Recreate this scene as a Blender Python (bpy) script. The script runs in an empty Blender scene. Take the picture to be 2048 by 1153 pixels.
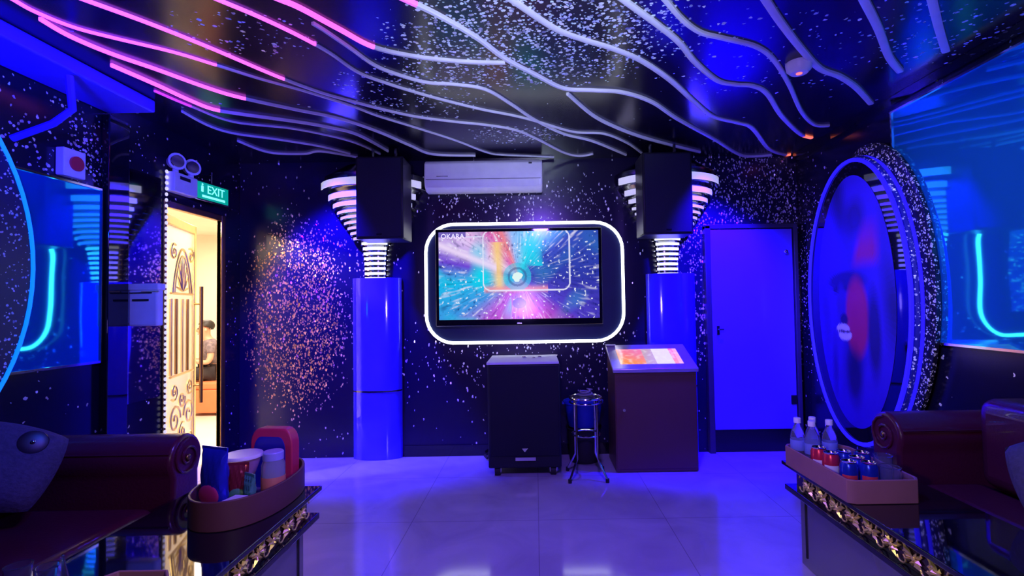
import bpy, bmesh, math, random
from mathutils import Vector, Matrix, Euler
random.seed(7)
PI = math.pi
S = bpy.context.scene
COL = S.collection
R = math.radians

# ------------------------------------------------------------------ camera
CX, CY, F = 1070.0, 576.5, 1000.0
CAM = Vector((0, 0, 1.37))
PITCH, ROLL = R(1.75), R(0.9)
MROT = Euler((PI/2 + PITCH, 0, 0)).to_matrix() @ Matrix.Rotation(-ROLL, 3, 'Z')
cd = bpy.data.cameras.new('camera'); cam = bpy.data.objects.new('camera', cd); COL.objects.link(cam)
cd.sensor_width = 36; cd.lens = 36 * F / 2048; cd.shift_x = -(CX - 1024) / 2048
cd.clip_start = 0.02; cd.clip_end = 60
cam.matrix_world = Matrix.Translation(CAM) @ MROT.to_4x4()
S.camera = cam

def ray(px, py): return MROT @ Vector(((px - CX) / F, -(py - CY) / F, -1))
def on_z(px, py, z): d = ray(px, py); return CAM + d * ((z - CAM.z) / d.z)

# ------------------------------------------------------------------ world, exposure
S.view_settings.view_transform = 'Standard'; S.view_settings.look = 'None'
S.view_settings.gamma = 1; S.view_settings.use_curve_mapping = False
S.view_settings.exposure = 0.0
w = bpy.data.worlds.new('world'); S.world = w; w.use_nodes = True
w.node_tree.nodes['Background'].inputs[0].default_value = (0.08, 0.04, 0.6, 1)
w.node_tree.nodes['Background'].inputs[1].default_value = 0.03

# ------------------------------------------------------------------ lights
def spot(name, loc, target, col, power, angle=100, blend=0.8, rad=0.05):
    l = bpy.data.lights.new(name, 'SPOT'); l.color = col; l.energy = power
    l.spot_size = R(angle); l.spot_blend = blend; l.shadow_soft_size = rad
    o = bpy.data.objects.new(name, l); COL.objects.link(o); o.location = loc
    o.rotation_euler = (Vector(target) - Vector(loc)).to_track_quat('-Z', 'Y').to_euler()
    return o
def area(name, loc, target, col, power, sx, sy):
    l = bpy.data.lights.new(name, 'AREA'); l.color = col; l.energy = power
    l.shape = 'RECTANGLE'; l.size = sx; l.size_y = sy
    o = bpy.data.objects.new(name, l); COL.objects.link(o); o.location = loc
    o.rotation_euler = (Vector(target) - Vector(loc)).to_track_quat('-Z', 'Y').to_euler()
    return o
VIO = (0.21, 0.085, 1.0); BLUE = (0.015, 0.0, 1.0)
spot('stage_spot', (0.1, 1.3, 2.55), (-0.1, 3.3, 0), VIO, 230, 130, 1, 0.12)
spot('added_strip_uplight', (-0.2, -0.8, 1.3), (0.0, 2.2, 2.9), (0.32, 0.21, 1.0), 215, 105, 1, 0.15)  # unseen violet fill, added to brighten the ceiling strips
spot('blue_column_spot', (-1.80, 3.85, 2.6), (-1.68, 4.57, 1.35), BLUE, 1000, 80, 0.6)
spot('blue_column_spot', (1.58, 3.85, 2.6), (1.48, 4.57, 1.35), BLUE, 900, 80, 0.6)
spot('blue_mural_spot', (0.6, 2.6, 2.45), (2.4, 3.6, 1.25), BLUE, 95, 60, 0.6)
spot('blue_mirror_spot', (0.3, 1.8, 2.5), (2.4, 2.2, 1.6), (0.0, 0.12, 1.0), 120, 75, 0.7)
spot('blue_mirror_spot', (-0.5, 1.6, 2.5), (-2.7, 2.6, 1.7), (0.0, 0.08, 1.0), 140, 75, 0.7)
spot('blue_cornice_spot', (-1.9, 1.6, 2.15), (-2.6, 2.5, 2.75), BLUE, 120, 90, 0.8)
spot('added_glitter_spot', (0.1, 1.2, 2.5), (2.4, 3.05, 1.6), (0.85, 0.75, 1.0), 130, 42, 0.8)  # no such fixture known; added to lift the glitter around the mural
spot('added_glitter_spot', (0.1, 0.2, 1.5), (0.05, 2.45, 2.7), (0.75, 0.95, 1.0), 230, 44, 0.9)  # likewise added, unseen, to brighten the ceiling chips
spot('added_fretwork_spot', (0.0, 0.4, 1.25), (1.32, 1.9, 0.42), (1.0, 0.82, 0.5), 26, 48, 0.7)  # warm helper added low by the camera so the gold band shows
spot('added_fretwork_spot', (0.0, 0.4, 1.25), (-1.05, 1.9, 0.42), (1.0, 0.82, 0.5), 20, 42, 0.7)  # same added warm helper for the left band
spot('blue_door_spot', (1.2, 3.1, 2.5), (1.75, 4.57, 1.4), BLUE, 220, 50, 0.5)
area('corridor_lamp', (-3.75, 3.2, 2.5), (-2.2, 4.5, 0.9), (1.0, 0.76, 0.52), 210, 0.3, 0.3)
area('corridor_lamp', (-3.9, 5.6, 2.62), (-3.9, 5.6, 0), (1.0, 0.83, 0.68), 85, 0.8, 1.6)
area('corridor_lamp', (-5.0, 7.6, 2.62), (-5.0, 7.6, 0), (1.0, 0.83, 0.68), 80, 0.8, 1.2)

# ------------------------------------------------------------------ materials
def lin(c): return tuple(((x/255)/12.92 if x/255 <= .04045 else ((x/255+.055)/1.055)**2.4) for x in c)
MC = {}
def mat(name, col=(0.5,0.5,0.5), rough=0.5, metal=0.0, emit=None, es=0.0, trans=0.0, alpha=1.0, noise=0.06, nscale=12, coat=0.0, bump=0.0, ior=1.45):
    if name in MC: return MC[name]
    m = bpy.data.materials.new(name); m.use_nodes = True; nt = m.node_tree
    b = nt.nodes['Principled BSDF']; I = b.inputs
    I['Base Color'].default_value = (*col, 1); I['Roughness'].default_value = rough
    I['Metallic'].default_value = metal; I['Transmission Weight'].default_value = trans
    I['Alpha'].default_value = alpha; I['Coat Weight'].default_value = coat; I['IOR'].default_value = ior
    if emit: I['Emission Color'].default_value = (*emit, 1); I['Emission Strength'].default_value = es
    if noise or bump:
        tc = nt.nodes.new('ShaderNodeTexCoord'); nz = nt.nodes.new('ShaderNodeTexNoise')
        nz.inputs['Scale'].default_value = nscale; nz.inputs['Detail'].default_value = 4
        nt.links.new(tc.outputs['Object'], nz.inputs['Vector'])
        if noise:
            mx = nt.nodes.new('ShaderNodeMix'); mx.data_type = 'RGBA'
            mx.inputs[6].default_value = (*[c*(1-noise*2) for c in col], 1)
            mx.inputs[7].default_value = (*[min(1, c*(1+noise*2)) for c in col], 1)
            nt.links.new(nz.outputs['Fac'], mx.inputs[0]); nt.links.new(mx.outputs[2], I['Base Color'])
        if bump:
            bp = nt.nodes.new('ShaderNodeBump'); bp.inputs['Strength'].default_value = bump; bp.inputs['Distance'].default_value = 0.01
            nt.links.new(nz.outputs['Fac'], bp.inputs['Height']); nt.links.new(bp.outputs[0], I['Normal'])
    MC[name] = m
    return m

def vcol_mat(name, emission=True, strength=1.0, rough=0.4):
    m = bpy.data.materials.new(name); m.use_nodes = True; nt = m.node_tree; b = nt.nodes['Principled BSDF']
    a = nt.nodes.new('ShaderNodeVertexColor'); a.layer_name = 'Col'
    if emission:
        nt.links.new(a.outputs[0], b.inputs['Emission Color']); b.inputs['Emission Strength'].default_value = strength
        b.inputs['Base Color'].default_value = (0.01, 0.01, 0.01, 1); b.inputs['Roughness'].default_value = 0.15
    else:
        nt.links.new(a.outputs[0], b.inputs['Base Color']); b.inputs['Roughness'].default_value = rough
    return m

def flake_mat(name, base, brough, scale, dens, patches, silver=(0.95,0.95,1.0), gold=None, warm_light_at=None, spread=1.1, frough=0.32, stretch=(1,1,1), size=0.5):
    """glossy sheet set with small mirror chips; patches = (centre, radii, added density)"""
    m = bpy.data.materials.new(name); m.use_nodes = True; nt = m.node_tree; N = nt.nodes; L = nt.links
    b = N['Principled BSDF']; b.inputs['Base Color'].default_value = (*base, 1); b.inputs['Roughness'].default_value = brough
    tc = N.new('ShaderNodeTexCoord')
    def math_(op, a, c=None, clamp=False):
        n = N.new('ShaderNodeMath'); n.operation = op; n.use_clamp = clamp
        for i, v in enumerate((a, c)):
            if v is None: continue
            if isinstance(v, (int, float)): n.inputs[i].default_value = v
            else: L.new(v, n.inputs[i])
        return n.outputs[0]
    def vm(op, a, c):
        n = N.new('ShaderNodeVectorMath'); n.operation = op
        for i, v in enumerate((a, c)):
            if isinstance(v, tuple): n.inputs[i].default_value = v
            else: L.new(v, n.inputs[i])
        return n.outputs['Value'] if op == 'LENGTH' else n.outputs[0]
    P = tc.outputs['Object']
    d = None
    for c, r, amt in patches:
        q = vm('MULTIPLY', vm('SUBTRACT', P, tuple(c)), tuple(1/x for x in r))
        n = N.new('ShaderNodeVectorMath'); n.operation = 'LENGTH'; L.new(q, n.inputs[0])
        f = math_('MULTIPLY', math_('MULTIPLY', math_('SUBTRACT', 1.0, n.outputs['Value']), 2.5, True), amt)
        d = f if d is None else math_('ADD', d, f)
    d = dens if d is None else math_('ADD', d, dens)
    vo = N.new('ShaderNodeTexVoronoi'); vo.inputs['Scale'].default_value = scale
    wp = N.new('ShaderNodeTexNoise'); wp.inputs['Scale'].default_value = 45; L.new(P, wp.inputs['Vector'])
    L.new(vm('ADD', vm('MULTIPLY', P, stretch), vm('MULTIPLY', wp.outputs['Color'], (0.016,)*3)), vo.inputs['Vector'])
    wn = N.new('ShaderNodeTexWhiteNoise'); L.new(vo.outputs['Position'], wn.inputs['Vector'])
    sel = math_('LESS_THAN', wn.outputs['Value'], d)
    sx = N.new('ShaderNodeSeparateXYZ'); L.new(wn.outputs['Color'], sx.inputs[0])
    sel = math_('MULTIPLY', sel, math_('LESS_THAN', vo.outputs['Distance'], math_('ADD', math_('MULTIPLY', sx.outputs[1], size*1.0), size*0.25)))
    g = N.new('ShaderNodeNewGeometry')
    off = vm('MULTIPLY', vm('SUBTRACT', vo.outputs['Color'], (0.5,0.5,0.5)), (spread,)*3)
    nn = N.new('ShaderNodeVectorMath'); nn.operation = 'NORMALIZE'; L.new(vm('ADD', g.outputs['Normal'], off), nn.inputs[0])
    fb = N.new('ShaderNodeBsdfPrincipled'); fb.inputs['Metallic'].default_value = 0.3; fb.inputs['Roughness'].default_value = frough
    L.new(nn.outputs[0], fb.inputs['Normal'])
    if gold:
        mx = N.new('ShaderNodeMix'); mx.data_type = 'RGBA'; mx.inputs[6].default_value = (*silver,1); mx.inputs[7].default_value = (*gold,1)
        if warm_light_at:
            qn = N.new('ShaderNodeVectorMath'); qn.operation = 'LENGTH'; L.new(vm('MULTIPLY', vm('SUBTRACT', P, warm_light_at[0]), tuple(1/x for x in warm_light_at[1])), qn.inputs[0])
            gf = math_('MULTIPLY', math_('SUBTRACT', 1.0, qn.outputs['Value']), 2.0, True)
            L.new(math_('MULTIPLY', gf, 0.97), mx.inputs[0])
        else: L.new(wn.outputs['Color'], mx.inputs[0])
        L.new(mx.outputs[2], fb.inputs['Base Color'])
    else: fb.inputs['Base Color'].default_value = (*silver, 1)
    ms = N.new('ShaderNodeMixShader'); L.new(sel, ms.inputs[0]); L.new(b.outputs[0], ms.inputs[1]); L.new(fb.outputs[0], ms.inputs[2])
    L.new(ms.outputs[0], N['Material Output'].inputs[0])
    return m

M = dict(
 white=mat('white_plastic', (0.86,0.85,0.92), 0.35),
 strip=mat('white_strip', (0.8,0.78,0.85), 0.4),
 black=mat('black_satin', (0.012,0.012,0.02), 0.35),
 bgloss=mat('black_glass', (0.006,0.005,0.012), 0.04, coat=0.5, noise=0),
 chrome=mat('chrome', (0.8,0.8,0.85), 0.12, 1.0),
 smoke=mat('smoked_chrome', (0.25,0.25,0.28), 0.2, 1.0),
 gold=mat('gold', (1.0,0.76,0.30), 0.30, 0.65),
 brass=mat('old_brass', (0.35,0.22,0.09), 0.35, 1.0),
 leather=mat('maroon_leather', (0.095,0.009,0.034), 0.3, bump=0.12, nscale=70, coat=0.25),
 brown=mat('brown_laminate', (0.13,0.055,0.045), 0.38, nscale=4),
 traymat=mat('pinkish_brown_tray', (0.36,0.16,0.17), 0.5),
 traydark=mat('dark_brown_tray', (0.13,0.045,0.05), 0.5),
 door=mat('blue_door', (0.16,0.09,0.85), 0.3, nscale=3),
 bluepl=mat('blue_plastic', (0.02,0.05,0.6), 0.35),
 red=mat('red_plastic', (0.7,0.03,0.04), 0.35),
 glass=mat('clear_glass', (0.8,0.85,1.0), 0.05, trans=0.96, noise=0, ior=1.4),
 water=mat('clear_plastic', (0.8,0.85,1.0), 0.06, trans=0.92, noise=0, ior=1.33),
 frost=mat('frosted_pane', (1.0,0.97,0.92), 0.5, trans=0.9, noise=0),
 neon=mat('white_neon', (1,1,1), 0.4, emit=(0.93,0.96,1.0), es=4.6, noise=0),
 slat=mat('lit_slat', (1,1,1), 0.4, emit=(0.86,0.9,1.0), es=1.35, noise=0),
 slatdim=mat('lit_slat_soft', (1,1,1), 0.4, emit=(0.86,0.88,1.0), es=0.45, noise=0),
 magenta=mat('magenta_led', (1,0.4,1), 0.4, emit=(1.0,0.11,0.9), es=1.55, noise=0),
 magdim=mat('magenta_led_soft', (1,0.4,1), 0.4, emit=(0.6,0.03,0.95), es=0.9, noise=0),
 blueled=mat('blue_led', (0.02,0.01,0.9), 0.4, emit=(0.02,0.01,1.0), es=1.0, noise=0),
 cyanled=mat('cyan_blue_led', (0.1,0.1,1), 0.4, emit=(0.0,0.16,1.0), es=1.6, noise=0),
 orangeled=mat('orange_tip', (1,0.5,0.3), 0.4, emit=(1.0,0.16,0.05), es=1.3, noise=0),
 cornice=mat('blue_white_paint', (0.07,0.04,0.95), 0.5),
 paper=mat('paper', (0.8,0.82,0.85), 0.6),
 skin=mat('skin', (0.6,0.3,0.2), 0.5), hair=mat('black_hair', (0.01,0.008,0.008), 0.5),
 shirt=mat('grey_patterned_shirt', (0.16,0.13,0.15), 0.8, noise=0.5, nscale=26), trousers=mat('dark_trousers', (0.02,0.015,0.02), 0.8),
 orange=mat('orange_upholstery', (0.75,0.17,0.07), 0.6),
 cream=mat('cream_paint', (0.85,0.74,0.6), 0.6, nscale=2), ctile=mat('cream_tile', (0.75,0.68,0.6), 0.15, nscale=2),
 rubber=mat('dark_rubber', (0.02,0.02,0.02), 0.7),
 greyp=mat('brushed_grey', (0.30,0.28,0.33), 0.25, 0.7, nscale=3),
 cushion=mat('grey_brocade', (0.10,0.065,0.11), 0.7, noise=0.25, nscale=60, bump=0.4),
)

# ------------------------------------------------------------------ mesh helpers
class MB:
    def __init__(s): s.bm = bmesh.new()
    def box(s, x0, x1, y0, y1, z0, z1, mx=None):
        g = bmesh.ops.create_cube(s.bm, size=1)
        m = Matrix.Translation(((x0+x1)/2, (y0+y1)/2, (z0+z1)/2)) @ Matrix.Diagonal((x1-x0, y1-y0, z1-z0, 1))
        if mx is not None: m = mx @ m
        bmesh.ops.transform(s.bm, matrix=m, verts=g['verts']); return s
    def tube(s, pts, r, n=8, closed=False, caps=True, squash=None):
        pts = [Vector(p) for p in pts]; rings = []; k = len(pts)
        prev = None
        for i, p in enumerate(pts):
            if closed: t = pts[(i+1) % k] - pts[i-1]
            else: t = pts[min(i+1, k-1)] - pts[max(i-1, 0)]
            t.normalize()
            if prev is None:
                a = Vector((0,0,1)) if abs(t.z) < 0.9 else Vector((1,0,0))
                u = t.cross(a).normalized()
            else: u = (prev - t * prev.dot(t)).normalized()
            prev = u; v = t.cross(u)
            rr = r[i] if isinstance(r, (list, tuple)) else r
            rings.append([s.bm.verts.new(p + (u*math.cos(2*PI*j/n) + v*math.sin(2*PI*j/n))*rr) for j in range(n)])
        rng = range(k if closed else k-1)
        for i in rng:
            A, B = rings[i], rings[(i+1) % k]
            for j in range(n): s.bm.faces.new((A[j], A[(j+1)%n], B[(j+1)%n], B[j]))
        if not closed and caps:
            s.bm.faces.new(rings[0][::-1]); s.bm.faces.new(rings[-1])
        return s
    def lathe(s, prof, n=24, c=(0,0,0), sy=1.0, a0=0, a1=2*PI, close=None):
        """prof = [(radius, z)]"""
        full = abs(a1-a0-2*PI) < 1e-6; m = n if full else n+1
        rings = []
        for r, z in prof:
            if r < 1e-6: rings.append([s.bm.verts.new((c[0], c[1], c[2]+z))])
            else: rings.append([s.bm.verts.new((c[0]+r*math.cos(a0+(a1-a0)*j/n), c[1]+sy*r*math.sin(a0+(a1-a0)*j/n), c[2]+z)) for j in range(m)])
        for A, B in zip(rings, rings[1:]):
            for j in range(n):
                a, b = j, (j+1) % len(A) if len(A) > 1 else 0
                c_, d = (j+1) % len(B) if len(B) > 1 else 0, j
                vs = []
                for v in ((A[a] if len(A)>1 else A[0]), (A[b] if len(A)>1 else A[0]), (B[c_] if len(B)>1 else B[0]), (B[d] if len(B)>1 else B[0])):
                    if v not in vs: vs.append(v)
                if len(vs) > 2:
                    try: s.bm.faces.new(vs)
                    except ValueError: pass
        return s
    def prism(s, poly, z0, z1, mx=None):
        a = [s.bm.verts.new((x, y, z0)) for x, y in poly]; b = [s.bm.verts.new((x, y, z1)) for x, y in poly]
        n = len(poly); s.bm.faces.new(a[::-1]); s.bm.faces.new(b)
        for i in range(n): s.bm.faces.new((a[i], a[(i+1)%n], b[(i+1)%n], b[i]))
        if mx is not None: bmesh.ops.transform(s.bm, matrix=mx, verts=a+b)
        return s
    def sphere(s, c, r, u=16, v=10):
        g = bmesh.ops.create_uvsphere(s.bm, u_segments=u, v_segments=v, radius=1)
        rr = r if isinstance(r, (list, tuple)) else (r,)*3
        bmesh.ops.transform(s.bm, matrix=Matrix.Translation(c) @ Matrix.Diagonal((*rr, 1)), verts=g['verts']); return s
    def build(s, name, m, parent=None, bevel=0, smooth=True, seg=2, origin=None):
        bmesh.ops.recalc_face_normals(s.bm, faces=s.bm.faces[:])
        me = bpy.data.meshes.new(name)
        if origin is not None: bmesh.ops.translate(s.bm, vec=-Vector(origin), verts=s.bm.verts[:])
        s.bm.to_mesh(me); s.bm.free(); me.materials.append(m)
        for p in me.polygons: p.use_smooth = smooth
        o = bpy.data.objects.new(name, me); COL.objects.link(o)
        if origin is not None: o.location = origin
        if parent is not None: o.parent = parent
        if bevel:
            b = o.modifiers.new('bevel', 'BEVEL'); b.width = bevel; b.segments = seg; b.limit_method = 'ANGLE'; b.angle_limit = R(35)
        if smooth:
            try:
                for p in me.polygons: p.use_smooth = True
                me.set_sharp_from_angle(angle=R(38))
            except Exception: pass
        return o
def tag(o, label=None, cat=None, group=None, kind=None):
    if label: o['label'] = label
    if cat: o['category'] = cat
    if group: o['group'] = group
    if kind: o['kind'] = kind
    return o
def empty(name, loc=(0,0,0), rz=0):
    o = bpy.data.objects.new(name, None); COL.objects.link(o); o.location = loc; o.rotation_euler = (0,0,rz); o.empty_display_size = 0.1
    return o
def copy_tree(o, parent=None):
    c = o.copy(); COL.objects.link(c)
    if parent is not None: c.parent = parent
    for ch in list(o.children): copy_tree(ch, c)
    return c
def catmull(p, sub=8):
    out = []; n = len(p)
    for i in range(n-1):
        a, b, c, d = p[max(i-1,0)], p[i], p[i+1], p[min(i+2,n-1)]
        for k in range(sub):
            t = k/sub
            out.append(0.5*((2*b) + (c-a)*t + (2*a-5*b+4*c-d)*t*t + (3*b-a-3*c+d)*t**3))
    out.append(p[-1]); return out

# ------------------------------------------------------------------ room shell
XL, XR, YB, YF, ZC = -2.7, 2.42, 4.57, -2.6, 2.70
DY0, DY1, DZ = 3.65, 4.29, 2.12      # left doorway
darkbase = (0.009, 0.005, 0.036)
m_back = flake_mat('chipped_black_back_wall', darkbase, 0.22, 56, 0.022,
   [((-2.2,4.57,1.30),(0.50,1,1.0),0.85), ((-1.8,4.57,1.5),(0.35,1,0.9),0.2), ((-0.1,4.57,0.95),(1.3,1,0.45),0.12), ((-0.1,4.57,2.3),(1.1,1,0.25),0.22),  # first patch crowds chips where doorway light makes the wall sparkle
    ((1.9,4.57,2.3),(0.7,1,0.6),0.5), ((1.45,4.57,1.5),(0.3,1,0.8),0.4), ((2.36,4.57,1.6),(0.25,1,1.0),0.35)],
   gold=(1.0,0.50,0.07), stretch=(1.3,1,0.8), warm_light_at=((-2.25,4.57,1.2),(0.85,1,1.4)))  # gold tint paints the warm doorway light into the chips
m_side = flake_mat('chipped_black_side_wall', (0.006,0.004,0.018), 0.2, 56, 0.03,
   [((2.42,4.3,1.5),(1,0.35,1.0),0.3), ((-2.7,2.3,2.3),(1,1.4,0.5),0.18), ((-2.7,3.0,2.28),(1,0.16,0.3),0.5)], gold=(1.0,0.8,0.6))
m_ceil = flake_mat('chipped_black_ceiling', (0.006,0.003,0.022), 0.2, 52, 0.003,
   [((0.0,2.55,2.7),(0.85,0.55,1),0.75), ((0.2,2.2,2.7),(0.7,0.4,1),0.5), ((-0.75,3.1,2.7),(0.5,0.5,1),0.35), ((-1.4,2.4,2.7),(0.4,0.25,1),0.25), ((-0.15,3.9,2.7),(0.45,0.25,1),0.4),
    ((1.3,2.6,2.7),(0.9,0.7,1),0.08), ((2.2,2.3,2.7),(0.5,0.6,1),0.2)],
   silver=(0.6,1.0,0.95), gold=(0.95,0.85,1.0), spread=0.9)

def marble():
    m = bpy.data.materials.new('pale_marble_tile'); m.use_nodes = True; nt = m.node_tree; N = nt.nodes; L = nt.links; b = N['Principled BSDF']
    tc = N.new('ShaderNodeTexCoord'); nz = N.new('ShaderNodeTexNoise'); nz.inputs['Scale'].default_value = 2.2; nz.inputs['Detail'].default_value = 9; nz.inputs['Distortion'].default_value = 1.2
    L.new(tc.outputs['Object'], nz.inputs['Vector'])
    cr = N.new('ShaderNodeValToRGB'); e = cr.color_ramp.elements; e[0].position = 0.3; e[0].color = (0.44,0.42,0.50,1); e[1].position = 0.62; e[1].color = (0.56,0.54,0.62,1)
    L.new(nz.outputs['Fac'], cr.inputs[0])
    br = N.new('ShaderNodeTexBrick'); br.offset = 0; br.inputs['Scale'].default_value = 1; br.inputs['Brick Width'].default_value = 0.8; br.inputs['Row Height'].default_value = 0.8
    br.inputs['Mortar Size'].default_value = 0.0025; br.inputs['Color1'].default_value = (1,1,1,1); br.inputs['Color2'].default_value = (0.97,0.97,0.97,1); br.inputs['Mortar'].default_value = (0.6,0.6,0.6,1)
    L.new(tc.outputs['Object'], br.inputs['Vector'])
    mx = N.new('ShaderNodeMix'); mx.data_type = 'RGBA'; mx.blend_type = 'MULTIPLY'; mx.inputs[0].default_value = 1
    L.new(cr.outputs[0], mx.inputs[6]); L.new(br.outputs[0], mx.inputs[7]); L.new(mx.outputs[2], b.inputs['Base Color'])
    b.inputs['Roughness'].default_value = 0.10; b.inputs['Specular IOR Level'].default_value = 0.9; return m
def struct(name, mb, m, **k): o = mb.build(name, m, smooth=False, **k); o['kind'] = 'structure'; return o
struct('floor', MB().box(XL, XR, YF, YB, -0.1, 0), marble())
struct('ceiling', MB().box(XL-0.12, XR+0.12, YF-0.1, YB+0.1, ZC, ZC+0.1), m_ceil)
struct('wall_back', MB().box(XL, XR, YB, YB+0.12, 0, ZC), m_back)
struct('wall_rear', MB().box(XL, XR, YF-0.12, YF, 0, ZC), m_side)
struct('wall_right', MB().box(XR, XR+0.12, YF, YB+0.12, 0, ZC), m_side)
wl = MB().box(XL-0.03, XL, YF, DY0, 0, ZC).box(XL-0.03, XL, DY1, YB+0.12, 0, ZC).box(XL-0.03, XL, DY0, DY1, DZ, ZC)
struct('wall_left', wl, m_side)
# corridor beyond the left door
struct('floor', MB().box(-6.6, XL-0.0, 1.6, 9.2, -0.1, -0.001), M['ctile'])
struct('ceiling', MB().box(-6.6, XL-0.031, 1.6, 9.2, 2.72, 2.8), M['cream'])
struct('wall_corridor', MB().box(-6.6, XL-0.12, 9.2, 9.3, 0, 2.72).box(-6.7, -6.6, 1.6, 9.3, 0, 2.72).box(-6.6, XL-0.12, 1.5, 1.6, 0, 2.72)
       .box(XL-0.12, XL-0.02, YB+0.13, 9.3, 0, 2.72), M['cream'])
# door frame, joints
struct('trim_1', MB().box(XL-0.035, XL+0.012, DY1, DY1+0.05, 0, DZ+0.05).box(XL-0.035, XL+0.012, DY0-0.03, DY0, 0, DZ+0.05).box(XL-0.035, XL+0.012, DY0, DY1, DZ, DZ+0.05), M['brass'], bevel=0.006)
struct('trim_2', MB().box(XL, XL+0.30, YF, 3.15, 2.62, 2.698), M['cornice'], bevel=0.01)
struct('trim_3', MB().box(XR-0.05, XR, YF, YB-0.05, 2.64, 2.698), M['bgloss'])
struct('baseboard_back', MB().box(-1.2, 1.0, YB-0.012, YB, 0, 0.10), M['bgloss'])

# ------------------------------------------------------------------ ceiling strips (white battens bent in waves, some lit magenta)
ZS = 2.688
WID = [.018,.020,.030,.030,.022,.034,.032,.030,.036,.038,.038,.018,.020,.018,.017,.016,.016,.014]
strips = [
 ([(22,0),(69,26),(146,57),(225,78),(347,107),(433,133),(520,160),(607,184),(700,213),(756,234),(834,258),(912,283),(975,307),(1010,312),(1108,316)], 430, 'magenta', 'leftmost long wavy ceiling strip, magenta from the top left corner until it meets its neighbour'),
 ([(166,2),(295,49),(416,97),(555,156),(642,188),(700,204),(756,219),(834,236),(912,246),(971,252),(1030,262),(1076,281),(1127,307),(1158,314),(1186,310)], 560, 'magenta', 'long wavy ceiling strip glowing magenta, ending right of the air conditioner'),
 ([(552,0),(600,20),(678,62),(748,98),(834,117),(932,127),(1010,129)], 745, 'magenta', 'brightest magenta ceiling strip, turning white and joining the central strip'),
 ([(807,2),(873,33),(951,78),(1010,121),(1069,152),(1127,180),(1186,184),(1244,188),(1303,207),(1355,241),(1428,281),(1475,321),(1510,333)], 830, 'magdim', 'central wavy ceiling strip from the top middle to above the blue door'),
 ([(1135,191),(1186,234),(1233,258),(1284,277),(1342,293),(1400,307)], None, None, 'short branch ceiling strip ending over the right hanging speaker'),
 ([(1022,2),(1108,59),(1166,82),(1225,100),(1284,125),(1342,164),(1391,208),(1428,236),(1475,248),(1505,259),(1537,299),(1556,318),(1572,323)], -1, 'orangeled', 'wavy ceiling strip with an orange tip directly above the blue door'),
 ([(1245,2),(1323,59),(1360,90),(1391,128),(1435,164),(1470,172),(1505,175),(1534,190),(1563,234),(1600,270),(1623,278)], -1, 'orangeled', 'wavy ceiling strip with an orange tip nearest the round blue mural'),
 ([(1329,2),(1366,44),(1402,69),(1446,80),(1512,97),(1548,124),(1578,172),(1603,226),(1629,252),(1658,254)], None, None, 'wavy ceiling strip just right of the orange tipped ones'),
 ([(1530,2),(1563,51),(1603,102),(1640,141),(1680,157),(1713,179),(1742,210)], None, None, 'wide violet ceiling strip beside the smoke detector'),
 ([(1727,2),(1757,62),(1778,117),(1800,146)], None, None, 'short straight violet ceiling strip, second from the right wall'),
 ([(1864,2),(1877,55),(1892,106)], None, None, 'rightmost ceiling strip, short and close to the right wall'),
 ([(434,2),(520,38),(600,76),(659,109),(717,148),(776,170),(834,188),(889,203),(963,221),(1030,234),(1077,246),(1147,266),(1209,270),(1256,289),(1284,309)], 625, 'magenta', 'long ceiling strip, magenta at the top then white, ending beside the right hanging speaker'),
 ([(625,50),(651,66),(698,98),(748,133),(795,152),(854,168),(912,172),(971,182),(1022,211),(1069,242),(1127,270),(1186,285),(1252,312)], None, None, 'white wavy ceiling strip branching off below the brightest magenta one'),
 ([(80,42),(139,76),(222,111),(312,142),(409,177),(479,198),(590,222),(678,240),(756,266),(819,293),(866,311),(951,314)], 480, 'magenta', 'ceiling strip running magenta to white toward the air conditioner'),
 ([(222,134),(312,173),(375,202),(427,222),(486,232),(590,246),(660,258),(717,273),(776,305)], 440, 'magenta', 'ceiling strip starting pink near the blue cornice, crossing behind the left speaker'),
 ([(309,184),(382,215),(468,246),(590,260),(700,284),(760,310)], 380, 'magdim', 'thin lower ceiling strip starting dull magenta by the left wall'),
 ([(364,225),(416,253),(468,269),(555,281),(642,295),(700,310)], None, None, 'thin violet ceiling strip above the exit sign'),
 ([(475,284),(538,307),(607,310),(642,305),(715,317)], None, None, 'lowest and shortest left ceiling strip, close to the back wall'),
]
def ribbon(pts, w, h):
    mb = MB(); rings = []
    for i, p in enumerate(pts):
        t = pts[min(i+1, len(pts)-1)] - pts[max(i-1, 0)]; t.z = 0; t.normalize()
        n = Vector((-t.y, t.x, 0)) * (w/2); b = min(h*0.25, 0.008)
        rings.append([mb.bm.verts.new(q) for q in (p+n+Vector((0,0,h)), p+n+Vector((0,0,b)), p+n*0.6, p-n*0.6, p-n+Vector((0,0,b)), p-n+Vector((0,0,h)))])
    for A, B in zip(rings, rings[1:]):
        for j in range(6): mb.bm.faces.new((A[j], A[(j+1)%6], B[(j+1)%6], B[j]))
    mb.bm.faces.new(rings[0]); mb.bm.faces.new(rings[-1][::-1])
    return mb
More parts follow.
